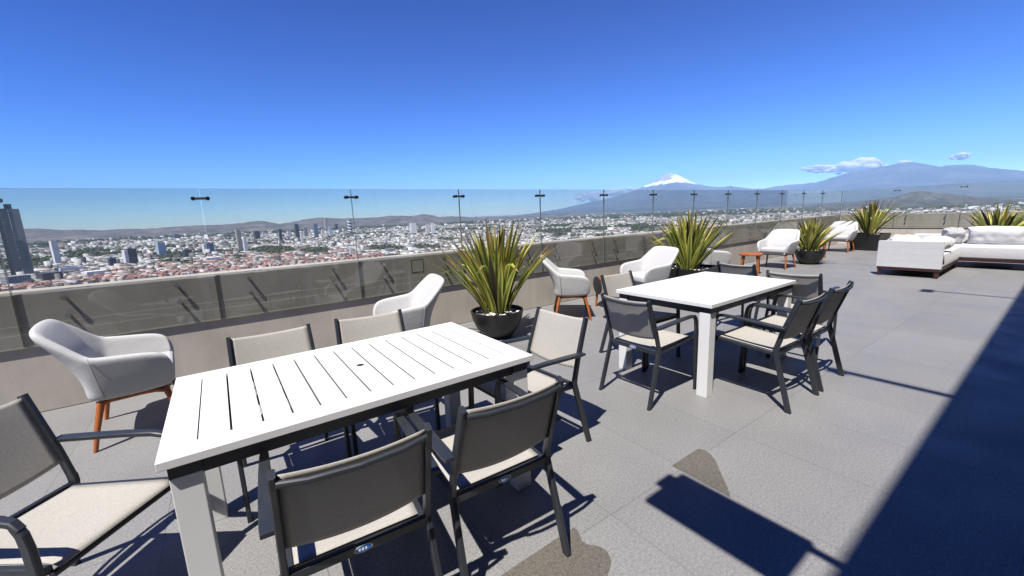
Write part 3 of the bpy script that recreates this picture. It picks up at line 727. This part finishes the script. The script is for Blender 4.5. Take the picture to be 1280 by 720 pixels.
GREEN = [(118, 317, 22, 6), (345, 313, 28, 5), (395, 314, 20, 4), (480, 311, 26, 4), (560, 300, 14, 2.5), (745, 287, 20, 3), (300, 322, 10, 3), (1170, 257, 45, 4), (1225, 254, 25, 2.5), (1110, 262, 20, 2), (20, 308, 18, 4), (215, 322, 25, 3), (535, 309, 18, 3)]
TAN = [(92, 319, 14, 4), (225, 328, 30, 2.5), (60, 308, 12, 3), (290, 299, 10, 1.5)]
def in_blobs(u, v, L):
    o = np.zeros(len(u), bool)
    for a, b_, ra, rb in L: o |= ((u-a)/ra)**2+((v-b_+0.0*(u-a))/rb)**2 < 1
    return o
CV = np.array([(-.5, -.5, 0), (.5, -.5, 0), (.5, .5, 0), (-.5, .5, 0), (-.5, -.5, 1), (.5, -.5, 1), (.5, .5, 1), (-.5, .5, 1)], np.float64)
CF = np.array([(0, 1, 5, 4), (1, 2, 6, 5), (2, 3, 7, 6), (3, 0, 4, 7), (4, 5, 6, 7)])
def boxes(name, x, y, w, d, h, rot, m):
    n = len(x); V = CV[None]*np.stack([w, d, h], -1)[:, None]; c, s = np.cos(rot)[:, None], np.sin(rot)[:, None]
    V = np.stack([V[..., 0]*c-V[..., 1]*s+x[:, None], V[..., 0]*s+V[..., 1]*c+y[:, None], V[..., 2]+G], -1)
    return mesh_np(name, V.reshape(-1, 3), (CF[None]+8*np.arange(n)[:, None, None]).reshape(-1, 4), [m])
tb = bmesh.new(); bmesh.ops.create_icosphere(tb, subdivisions=1, radius=1); IV = np.array([v.co[:] for v in tb.verts]); IF = np.array([[v.index for v in f.verts] for f in tb.faces]); tb.free()
def blobs(name, x, y, r, m):
    n = len(x); k = rng.uniform(.72, 1.25, (n, len(IV), 1)); V = IV[None]*k*np.stack([r*rng.uniform(.8, 1.3, n), r*rng.uniform(.8, 1.3, n), r*rng.uniform(.6, 1.0, n)], -1)[:, None]
    V += np.stack([x, y, G+r*0.6], -1)[:, None]
    return mesh_np(name, V.reshape(-1, 3), (IF[None]+len(IV)*np.arange(n)[:, None, None]).reshape(-1, 3), [m])
PX, PY, PR = [], [], []; TX, TY, TR = [], [], []; RX, RY, RR = [], [], []
for r0, r1, pitch in ((700, 2600, 17), (2600, 5600, 29), (5600, 11500, 58)):
    az, r = scatter(r0, r1, pitch); x, y = r*np.cos(az), r*np.sin(az)
    u, v, _z = np_proj(np.stack([x, y, np.full_like(x, G)], -1))
    wild = vnoise(x, y, 1/420.0) + 0.6*vnoise(x, y, 1/1500.0, 3)
    green = in_blobs(u, v, GREEN) | (wild > 0.27); tan = in_blobs(u, v, TAN)
    red = (u < 480) & (v > 363-0.0913*u-np.interp(u, [0, 60, 150, 300, 380, 430, 480], [5, 8, 13, 17, 18, 11, 3])) & (rng.random(len(u)) < 0.72)
    thin = (np.clip((u-1090)/100, 0, 1)*0.35 > rng.random(len(u)))         # looser suburbs at the right
    bl_ = ~green & ~tan & ~(thin & (vnoise(x, y, 1/700.0, 9) > -0.1))
    kk = bl_ & ~red; PX.append(x[kk]); PY.append(y[kk]); PR.append(r[kk])
    RX.append(x[bl_ & red]); RY.append(y[bl_ & red]); RR.append(r[bl_ & red])
    tk = (green & (rng.random(len(x)) < 0.75)) | (~green & (rng.random(len(x)) < 0.30))
    TX.append(x[tk]+rng.normal(0, pitch*.4, tk.sum())); TY.append(y[tk]+rng.normal(0, pitch*.4, tk.sum())); TR.append(np.full(tk.sum(), pitch*0.30)*rng.uniform(.6, 1.3, tk.sum()))
PX, PY, PR, TX, TY, TR, RX, RY, RR = (np.concatenate(k) for k in (PX, PY, PR, TX, TY, TR, RX, RY, RR))
gr = lambda n: rng.choice([0.2, 0.2+math.pi/2, 0.75, -0.3], n)+rng.normal(0, .05, n)
sz = np.interp(PR, [700, 2600, 5600, 11500], [11, 15, 24, 46])
big = rng.random(len(PX)) < 0.04
w = sz*rng.uniform(.6, 1.35, len(PX))*np.where(big, 2.6, 1); d = sz*rng.uniform(.5, 1.2, len(PX))*np.where(big, 2.0, 1)
h = np.interp(PR, [700, 3000, 11500], [6.5, 8, 11])*rng.uniform(.6, 1.5, len(PX))*np.where(rng.random(len(PX)) < .03, 2.6, 1)
tag(boxes('city_blocks', PX, PY, w, d, h, gr(len(PX)), m_city), 'dense pale low city spreading over the plain to the hills', 'city', kind='stuff')
tag(blobs('city_trees', TX, TY, TR, m_trees), 'dark green trees scattered through the city below', 'trees', kind='stuff')

# terracotta houses right below the parapet: the 300 that show largest one by one, the others as one mass
m_hw = [mat('house_white', (0.62, 0.60, 0.57), 0.9), mat('house_pink', (0.5, 0.33, 0.27), 0.9)]
m_hr = [mat('roof_terracotta', (0.25, 0.125, 0.105), 0.9), mat('roof_red_brown', (0.19, 0.09, 0.078), 0.9), mat('roof_pink', (0.36, 0.24, 0.21), 0.9)]
def house_mesh(i):
    b = MB(); w_, d_, h_, p = 9+i % 3*1.5, 12-i % 2*2, 5.2+(i % 4)*0.8, 2.2
    b.box((0, 0, h_/2), (w_, d_, h_))
    e = 0.4; A = [(-w_/2-e, -d_/2-e, h_-.1), (w_/2+e, -d_/2-e, h_-.1), (w_/2+e, d_/2+e, h_-.1), (-w_/2-e, d_/2+e, h_-.1), (0, -d_/2-e, h_+p), (0, d_/2+e, h_+p)]
    q = [b.b.verts.new(k) for k in A]
    for f in ((0, 4, 5, 3), (1, 2, 5, 4), (0, 1, 4), (2, 3, 5), (0, 3, 2, 1)):
        b.b.faces.new([q[k] for k in f]).material_index = 1
    if i % 2: b.box((w_*.3, d_*.2, h_+1.3), (1.6, 1.6, 2.6))
    o = b.build('house', [m_hw[i % 2], m_hr[i % 3]]); return o
order = np.argsort(RR)[:300]; rest = np.argsort(RR)[300:]
protos = [house_mesh(i) for i in range(6)]
for q, k in enumerate(order):
    o = protos[q] if q < 6 else protos[q % 6].copy()
    if q >= 6: COL.objects.link(o)
    o.location = (RX[k], RY[k], G); o.rotation_euler.z = float(rng.choice([0.2, 0.2+math.pi/2, 0.75])+rng.normal(0, .05))
    tag(o, 'tiny red roofed house in the dense district right below the parapet', 'house', 'red roofed houses below the parapet')
if len(rest):
    k = rest; tag(boxes('house_district', RX[k], RY[k], rng.uniform(8, 14, len(k)), rng.uniform(8, 14, len(k)), rng.uniform(5, 8, len(k)), gr(len(k)), m_terra), 'mass of red and pink roofs beyond the nearest houses', 'houses', kind='stuff')

# ------------------------------------------------------------------ towers one can tell apart
def band_mat(name, wall, glass, pitch=3.6, frac=0.5, vert=0.0, rough=0.4):
    m = mat(name, wall, rough); n = N(m); v = n.coord('Object'); sx = n.new('ShaderNodeSeparateXYZ'); n.lk(v, sx.inputs[0])
    bz = n.math('LESS_THAN', n.math('FRACT', n.math('DIVIDE', sx.outputs[2], pitch)), frac)
    if vert:
        sm = n.math('ADD', sx.outputs[0], sx.outputs[1]); bx = n.math('LESS_THAN', n.math('FRACT', n.math('DIVIDE', sm, vert)), 0.7); bz = n.math('MULTIPLY', bz, bx)
    g = n.new('ShaderNodeNewGeometry'); gz = n.new('ShaderNodeSeparateXYZ'); n.lk(g.outputs['Normal'], gz.inputs[0])
    bz = n.math('MULTIPLY', bz, n.math('LESS_THAN', gz.outputs[2], 0.5))
    va = n.noise(n.coord('Object'), 0.03, 3)
    n.col(n.mix(bz, n.mix(n.math('MULTIPLY', va, 0.4), wall, tuple(x*.7 for x in wall)), glass))
    n.lk(n.ramp(bz, [(0, (0.8,)*3), (1, (0.25,)*3)]), n.b.inputs['Roughness']); return m
TM = dict(white=band_mat('tower_white', (0.72, 0.71, 0.70), (0.22, 0.25, 0.28), 3.6, 0.4, 4),
          plain=band_mat('tower_plain_white', (0.80, 0.79, 0.78), (0.55, 0.55, 0.55), 3.6, 0.3),
          dark=band_mat('tower_dark', (0.07, 0.08, 0.10), (0.03, 0.04, 0.055), 3.6, 0.6),
          blue=band_mat('tower_blue', (0.20, 0.26, 0.33), (0.08, 0.13, 0.20), 3.6, 0.6),
          sky=band_mat('tower_pale_blue', (0.50, 0.56, 0.62), (0.30, 0.40, 0.50), 3.6, 0.6),
          beige=band_mat('tower_beige', (0.50, 0.45, 0.39), (0.14, 0.13, 0.13), 3.6, 0.4, 5),
          grey=band_mat('tower_grey', (0.32, 0.33, 0.34), (0.10, 0.11, 0.13), 3.6, 0.5, 4))
def tower(u, vt, vb, wpx, style, label, cat='tower', dk=1.0, rot=None, cap=None, side=None):
    p = at_z(u, vb, G); r = math.hypot(p.x, p.y); az = math.atan2(p.y, p.x)
    w_ = (at_r(u+wpx/2, vb, r)-at_r(u-wpx/2, vb, r)).length; hgt = at_r(u, vt, r).z - G
    for _ in range(4):                                           # match the top row, allowing for the lean
        _, v_, _ = np_proj(np.array([[p.x, p.y, G+hgt]])); hgt += (v_[0]-vt)/F_PX*r
    rz = az if rot is None else az + rot
    w_ *= 0.82 if rot is None else 0.72
    t = empty('tower_building', (p.x+math.cos(az)*w_*dk/2, p.y+math.sin(az)*w_*dk/2, G), rz, label, cat)
    b = MB(); b.box((0, 0, hgt/2), (w_*dk, w_, hgt)); b.build('body', TM[style], t)
    if side: b = MB(); b.box((0, w_/2+0.2*w_, hgt*.47), (w_*dk*.9, 0.4*w_, hgt*.94)); b.build('side_wing', TM[side], t)
    if hgt > 30: b = MB(); b.box((0.1*w_, 0.05*w_, hgt+2.2), (w_*dk*.5, w_*.45, 4.4)); b.build('roof_plant', TM[cap or 'grey'], t)
    return t, w_, hgt
TL = [(73, 301, 331, 12, 'plain', 'slim white slab tower standing alone right of the big glass tower'),
      (167, 311, 332, 16, 'dark', 'dark square tower with a pale side wing among low halls'),
      (203, 303, 320, 14, 'sky', 'pale blue glass office block at left centre of the city'),
      (235, 312, 323, 12, 'dark', 'small dark office block between a pale blue and a white one'),
      (263, 304, 317, 13, 'blue', 'dark blue block with white wing below the first glass clip'),
      (301, 287, 314, 8, 'beige', 'tall narrow beige tower left of the downtown cluster'),
      (308, 298, 315, 6, 'plain', 'white tower close beside the tall narrow beige tower'),
      (322, 289, 300, 9, 'dark', 'broad dark block at the left end of downtown'),
      (352, 286.5, 303, 4.5, 'dark', 'thin dark needle tower at the left of downtown'),
      (372.5, 280, 297.5, 6.5, 'dark', 'dark tower standing above the white needle building'),
      (378, 292, 304, 3.5, 'plain', 'thin white needle building in front of the dark downtown tower'),
      (383, 285, 297, 6, 'grey', 'grey stepped tower right of the white needle building'),
      (396, 280, 298, 6.5, 'blue', 'dark blue glass tower in the middle of downtown'),
      (409, 273, 289, 6, 'beige', 'tallest pale beige tower of downtown'),
      (414, 283, 296, 5, 'sky', 'light blue tower in front of the tallest downtown tower'),
      (421, 280, 289, 5, 'dark', 'short dark tower right of the tallest downtown tower'),
      (426, 285, 292, 5, 'grey', 'short grey tower between downtown and the striped tower'),
      (517, 279, 293.5, 9.5, 'plain', 'broad white slab tower on the plain, left of the white pair'),
      (525, 281, 291, 5, 'grey', 'grey block right behind the broad white slab tower'),
      (535, 281, 294, 6, 'white', 'left block of the white pair of towers'),
      (541.5, 279, 294, 5, 'plain', 'right block of the white pair of towers'),
      (440, 310, 321, 6, 'white', 'small white block among trees below the striped tower'),
      (22, 345, 357, 44, 'grey', 'low grey podium at the foot of the big glass tower'),
      (64, 341, 353, 38, 'dark', 'long dark low hall right of the glass tower podium'),
      (88, 334, 342, 44, 'plain', 'long white hall behind the dark low hall'),
      (120, 339, 346, 40, 'plain', 'wide white shed in front of the dark square tower'),
      (142, 323, 336, 12, 'dark', 'dark cube building left of the dark square tower'),
      (265, 322, 327, 26, 'plain', 'white flat roofed market hall above the red houses'),
      (488, 311, 316.5, 16, 'grey', 'grey shed with flat roof among trees near the parapet'),
      (518, 311.5, 316.5, 14, 'plain', 'bright white shed near the parapet, left of the round planter'),
      (221, 293, 298, 10, 'blue', 'blue grey block on the far plain left of the second clip'),
      (252, 291, 296, 6, 'white', 'white block on the far plain above the blue block'),
      (330, 290, 296, 5, 'white', 'white block behind the broad dark downtown block'),
      (362, 289, 297, 6, 'white', 'white block between needle tower and dark tower'),
      (404, 287, 295, 5, 'white', 'white block at the foot of the tallest downtown tower'),
      (447, 286, 292, 5, 'white', 'white block right of the striped tower'),
      (1171, 250, 254.5, 9, 'plain', 'white domed hall at the foot of the dark hill')]
for e in TL: tower(*e, dk=(0.9 if e[2]-e[1] > 8 else 0.7), rot=0.35, side=('plain' if e[0] in (167, 263) else None))
# the spiral striped tower
p = at_z(438, 292, G); r = math.hypot(p.x, p.y); rad = (at_r(441, 292, r)-at_r(435, 292, r)).length/2*0.9; hg = at_r(438, 275.5, r).z-G
m_spiral = mat('spiral_stripes', (0.8, 0.8, 0.8), 0.6); n = N(m_spiral); sx = n.new('ShaderNodeSeparateXYZ'); n.lk(n.coord('Object'), sx.inputs[0])
ang = n.math('DIVIDE', n.math('ARCTAN2', sx.outputs[1], sx.outputs[0]), 2*math.pi)
st = n.math('LESS_THAN', n.math('FRACT', n.math('ADD', n.math('DIVIDE', sx.outputs[2], hg/4.5), ang)), 0.5)
n.col(n.mix(st, (0.8, 0.8, 0.8), (0.03, 0.03, 0.04)))
t = empty('striped_tower', (p.x, p.y, G), 0, 'round tower with black and white spiral stripes', 'tower')
b = MB(); b.lathe([(rad, 0), (rad, hg), (0, hg)], 28); b.build('shaft', m_spiral, t, smooth=True, angle=40)
b = MB(); b.lathe([(rad*.5, hg), (rad*.5, hg+4), (0, hg+5)], 20); b.build('roof_cap', TM['grey'], t, smooth=True, angle=40)
# the big faceted glass tower at the left edge
p = at_z(30, 347, G); r = math.hypot(p.x, p.y); az = math.atan2(p.y, p.x); hg = at_r(12, 261, r).z-G
Wt = (at_r(43, 300, r)-at_r(12, 300, r)).length
t = empty('glass_tower', (p.x, p.y, G), az+math.pi, 'tall faceted blue grey glass skyscraper at the left picture edge', 'tower')
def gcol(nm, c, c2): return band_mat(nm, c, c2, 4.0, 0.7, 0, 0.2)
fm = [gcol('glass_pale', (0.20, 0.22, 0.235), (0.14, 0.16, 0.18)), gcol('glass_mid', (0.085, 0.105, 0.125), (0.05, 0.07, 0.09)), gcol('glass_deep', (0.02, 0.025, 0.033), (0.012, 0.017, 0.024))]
a_ = Wt/2
def facet(pts, z0, z1, m, nm='facade'):
    b = MB(); b.poly(pts, z0, z1); return b.build(nm, m, t)
# +X faces the camera, +Y is its right-hand side seen from the terrace reversed: -Y lies to the right
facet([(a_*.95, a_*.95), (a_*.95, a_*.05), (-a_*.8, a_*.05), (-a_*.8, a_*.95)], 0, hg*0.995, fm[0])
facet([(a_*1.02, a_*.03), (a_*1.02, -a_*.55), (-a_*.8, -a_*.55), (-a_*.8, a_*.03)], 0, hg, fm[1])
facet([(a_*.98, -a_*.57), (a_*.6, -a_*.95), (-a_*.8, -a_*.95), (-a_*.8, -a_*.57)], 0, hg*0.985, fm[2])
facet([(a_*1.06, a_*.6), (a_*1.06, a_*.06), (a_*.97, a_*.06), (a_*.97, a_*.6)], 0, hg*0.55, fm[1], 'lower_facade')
b = MB(); b.box((0, a_*.12, hg+6), (a_*.7, a_*.62, 12)); b.build('roof_plant', TM['dark'], t)
b = MB(); b.tube([(0, -a_*.55, hg), (0, -a_*.55, hg+13)], 0.8, 8); b.build('mast', m_darkmetal, t)

# ------------------------------------------------------------------ hills and mountains
def ridge(name, sil, R, rows, front, pw, amp, m, seed, back=0.35, step=3.0, fine=1.0):
    su, sv = [a for a, _ in sil], [b_ for _, b_ in sil]; uu = np.arange(su[0], su[-1]+.1, step); V = []; nr = rows+5
    for i, u in enumerate(uu):
        v = np.interp(u, su, sv); d = ray_dir(u, v); hd = math.hypot(d.x, d.y); dx, dy = d.x/hd, d.y/hd
        Rr = R*(1+0.06*mnoise.noise(Vector((u*.011, seed, 0)))); v2 = v + fine*0.7*mnoise.noise(Vector((u*.12, seed, 3)))
        d = ray_dir(u, v2); zr = CAM_H + Rr*d.z/math.hypot(d.x, d.y)
        edge = min(1, (u-su[0])/25+.0, (su[-1]-u)/25); zr = G + (zr-G)*max(0, min(1, edge*1.2+0.02)) if name != 'mountains' else zr
        for j in range(nr):
            t_ = j/rows; rr = Rr*(1-front*(1-t_)) if t_ <= 1 else Rr*(1+back*(t_-1)*rows/4)
            if t_ <= 1:
                hh = t_**pw; q = Vector((dx*rr, dy*rr, 0))
                nz = mnoise.fractal(q/(R*0.035)+Vector((seed, 0, 0)), 1.0, 2.0, 5)
                hh += amp*nz*math.sin(math.pi*min(1, t_))*(0.4+0.6*t_); hh = max(0, min(hh, t_*0.35+0.65*(1 if t_ > .99 else t_**0.8)))
            else: hh = max(0, 1-(t_-1)*rows/4*1.1)
            V.append((dx*rr, dy*rr, G-0.5+(zr-G)*hh))
    V = np.array(V); n_ = len(uu); i, j = np.meshgrid(np.arange(n_-1), np.arange(nr-1), indexing='ij'); a = (i*nr+j).ravel()
    Fq = np.stack([a, a+nr, a+nr+1, a+1], -1); o = mesh_np(name, V, Fq, [m])
    for p_ in o.data.polygons: p_.use_smooth = True
    return tag(o, kind='structure')
def hill_mat(name, a, b_, c, s):
    m = mat(name, a, 0.95, spec=0.1); n = N(m); v = n.coord('Object')
    n.col(n.ramp(n.noise(v, s, 8, 0.65), [(0.36, a), (0.5, b_), (0.64, c)])); return m
m_hill = hill_mat('dry_hill_scrub', (0.055, 0.06, 0.055), (0.115, 0.108, 0.105), (0.185, 0.168, 0.16), 0.003)
m_hill2 = hill_mat('wooded_hill', (0.035, 0.04, 0.033), (0.065, 0.068, 0.06), (0.15, 0.135, 0.12), 0.006)
ridge('hills', [(-120, 291), (0, 287), (50, 285.5), (75, 287.5), (100, 287), (125, 288), (155, 286), (180, 286), (200, 284.5), (225, 283), (250, 281.5), (275, 281), (300, 279), (320, 276), (332, 276.5), (350, 280), (370, 276.5), (385, 273.5), (400, 271.5), (415, 272.5), (430, 273), (450, 272.5), (470, 271.5), (485, 270), (500, 269.5), (515, 270), (530, 267.5), (540, 268.5), (550, 271.5), (565, 270), (580, 271), (600, 272), (640, 270.5), (690, 267.5), (740, 264.5)],
      10500, 16, 0.38, 1.3, 0.35, m_hill, 2)
ridge('foothill', [(1000, 257), (1060, 253.5), (1090, 250), (1120, 245.5), (1135, 241), (1146, 238.5), (1158, 239.5), (1172, 240.5), (1190, 242.5), (1220, 246), (1260, 248.5), (1330, 250)], 9500, 16, 0.35, 1.2, 0.3, m_hill2, 5)
m_mt = mat('volcano_slopes', (0.05, 0.06, 0.05), 0.95, spec=0.05); n = N(m_mt); v = n.coord('Object')
ps = at_r(841, 217, 42000.0)
base = n.ramp(n.noise(v, 0.00045, 8, 0.6), [(0.35, (0.03, 0.042, 0.035)), (0.5, (0.055, 0.06, 0.05)), (0.68, (0.13, 0.115, 0.10))])
sx = n.new('ShaderNodeSeparateXYZ'); n.lk(v, sx.inputs[0])
zrel = n.math('DIVIDE', n.math('SUBTRACT', sx.outputs[2], G), ps.z-G)
rock = n.ramp(zrel, [(0.78, (0, 0, 0)), (0.95, (1, 1, 1))]); base = n.mix(n.math('MULTIPLY', rock, 0.85), base, (0.20, 0.165, 0.16))
rt = Vector((-ps.y, ps.x, 0)).normalized()                       # leftwards along the view's picture plane
dv = n.new('ShaderNodeVectorMath', operation='SUBTRACT'); n.lk(v, dv.inputs[0]); dv.inputs[1].default_value = ps
dt = n.new('ShaderNodeVectorMath', operation='DOT_PRODUCT'); n.lk(dv.outputs[0], dt.inputs[0]); dt.inputs[1].default_value = rt
lat = dt.outputs['Value']
near = n.math('LESS_THAN', n.math('ABSOLUTE', lat), 7000)
nz = n.math('MULTIPLY', n.math('SUBTRACT', n.noise(v, 0.0009, 6, 0.65), 0.5), 0.26)
line = n.math('GREATER_THAN', n.math('ADD', zrel, nz), 0.66)
# shade on the snow left of the summit, painted as streaky rock tone
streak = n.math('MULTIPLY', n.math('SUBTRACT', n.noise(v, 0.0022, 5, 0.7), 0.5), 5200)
rock_shade = n.math('MULTIPLY', n.math('GREATER_THAN', n.math('ADD', lat, n.math('MULTIPLY', streak, 0.45)), 20), n.math('GREATER_THAN', n.math('ADD', zrel, n.math('MULTIPLY', nz, 1.4)), 0.76))
snow = n.math('MULTIPLY', n.math('MULTIPLY', near, line), n.math('SUBTRACT', 1, n.math('MULTIPLY', rock_shade, 0.75)))
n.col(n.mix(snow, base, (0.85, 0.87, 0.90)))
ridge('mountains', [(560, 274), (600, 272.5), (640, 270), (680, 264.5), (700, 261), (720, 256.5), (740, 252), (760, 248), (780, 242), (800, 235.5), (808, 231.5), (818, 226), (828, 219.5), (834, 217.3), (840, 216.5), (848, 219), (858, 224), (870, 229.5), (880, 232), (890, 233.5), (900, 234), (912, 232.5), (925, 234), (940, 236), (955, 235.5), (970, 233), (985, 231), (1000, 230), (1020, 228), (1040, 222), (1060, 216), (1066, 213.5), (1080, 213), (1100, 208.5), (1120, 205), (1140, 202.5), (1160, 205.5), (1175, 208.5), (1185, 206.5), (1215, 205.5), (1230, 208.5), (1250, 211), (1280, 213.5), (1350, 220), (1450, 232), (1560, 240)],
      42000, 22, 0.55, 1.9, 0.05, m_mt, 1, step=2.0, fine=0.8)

# ------------------------------------------------------------------ clouds beyond the range, outside the haze
m_cloud = mat('cloud_white', (0.92, 0.92, 0.93), 1.0, spec=0.0); n = N(m_cloud)
tl = n.new('ShaderNodeBsdfTranslucent'); tl.inputs[0].default_value = (0.95, 0.95, 0.95, 1); mx = n.new('ShaderNodeMixShader'); mx.inputs[0].default_value = 0.35
n.lk(n.b.outputs[0], mx.inputs[1]); n.lk(tl.outputs[0], mx.inputs[2])
tp = n.new('ShaderNodeBsdfTransparent'); m2 = n.new('ShaderNodeMixShader'); m2.inputs[0].default_value = 0.18   # thin vapour: light sinks in
n.lk(mx.outputs[0], m2.inputs[1]); n.lk(tp.outputs[0], m2.inputs[2]); n.lk(m2.outputs[0], n.t.nodes['Material Output'].inputs[0])
def cloud(label, puffs, seed, R=72500.0):
    rnd = random.Random(seed); b = MB()
    for u, v, ru, rv, k in puffs:
        for _ in range(k):
            a = rnd.uniform(0, 6.28); q = math.sqrt(rnd.random()); uu = u+math.cos(a)*q*ru; vv = v+math.sin(a)*q*rv
            p = at_r(uu, vv, R*rnd.uniform(.985, 1.015)); s = R/F_PX*rnd.uniform(0.25, 0.5)*min(ru, rv)*2*(1.1-q*.6)
            vs_ = bmesh.ops.create_icosphere(b.b, subdivisions=2, radius=1)['verts']
            for w_ in vs_: w_.co *= 1+0.35*mnoise.noise(w_.co*1.9+Vector((uu, vv, 0)))
            az_ = math.atan2(p.y, p.x)
            bmesh.ops.transform(b.b, matrix=Matrix.Translation(p) @ Matrix.Rotation(az_, 4, 'Z') @ Matrix.Diagonal((s*1.4, s*1.7, s*.75, 1)), verts=vs_)
    return tag(b.build('cloud', m_cloud, smooth=True), label, 'cloud')
cloud('long flat white cloud resting on the left shoulder of the broad mountain', [(1030, 211, 26, 4, 44), (1062, 208, 22, 5, 40), (1082, 205, 15, 6, 30), (1013, 213, 10, 2, 10), (1098, 209, 10, 4, 14), (1049, 217, 4, 1.5, 5)], 1)
cloud('small white puff of cloud above the right part of the broad mountain', [(1197, 196.5, 8, 2.5, 14), (1203, 195, 5, 3.5, 9), (1190, 198, 5, 1.2, 6)], 2)
cloud('thin white cloud touching the top of the broad mountain', [(1133, 203, 9, 2.0, 14), (1126, 204, 7, 1.5, 8)], 3)
cloud('ragged low white cloud left of the snowy volcano', [(735, 243, 18, 4, 26), (728, 248, 16, 3.5, 14), (785, 236, 14, 2.5, 16), (770, 241, 16, 4, 18), (748, 249, 18, 3, 10)], 4)

# ------------------------------------------------------------------ haze
b = MB(); b.box((0, 0, (G-1+3700)/2), (100000, 100000, 3700-(G-1)))
hz = tag(b.build('haze', []), 'thin bluish haze filling the air over the city', 'haze', kind='stuff')
m_haze = bpy.data.materials.new('haze_air'); m_haze.use_nodes = True; t = m_haze.node_tree; t.nodes.clear()
pv = t.nodes.new('ShaderNodeVolumePrincipled'); om = t.nodes.new('ShaderNodeOutputMaterial'); t.links.new(pv.outputs[0], om.inputs['Volume'])
pv.inputs['Color'].default_value = (0.40, 0.64, 1.0, 1); pv.inputs['Density'].default_value = 2.9e-5; pv.inputs['Anisotropy'].default_value = -0.3
hz.data.materials.append(m_haze)
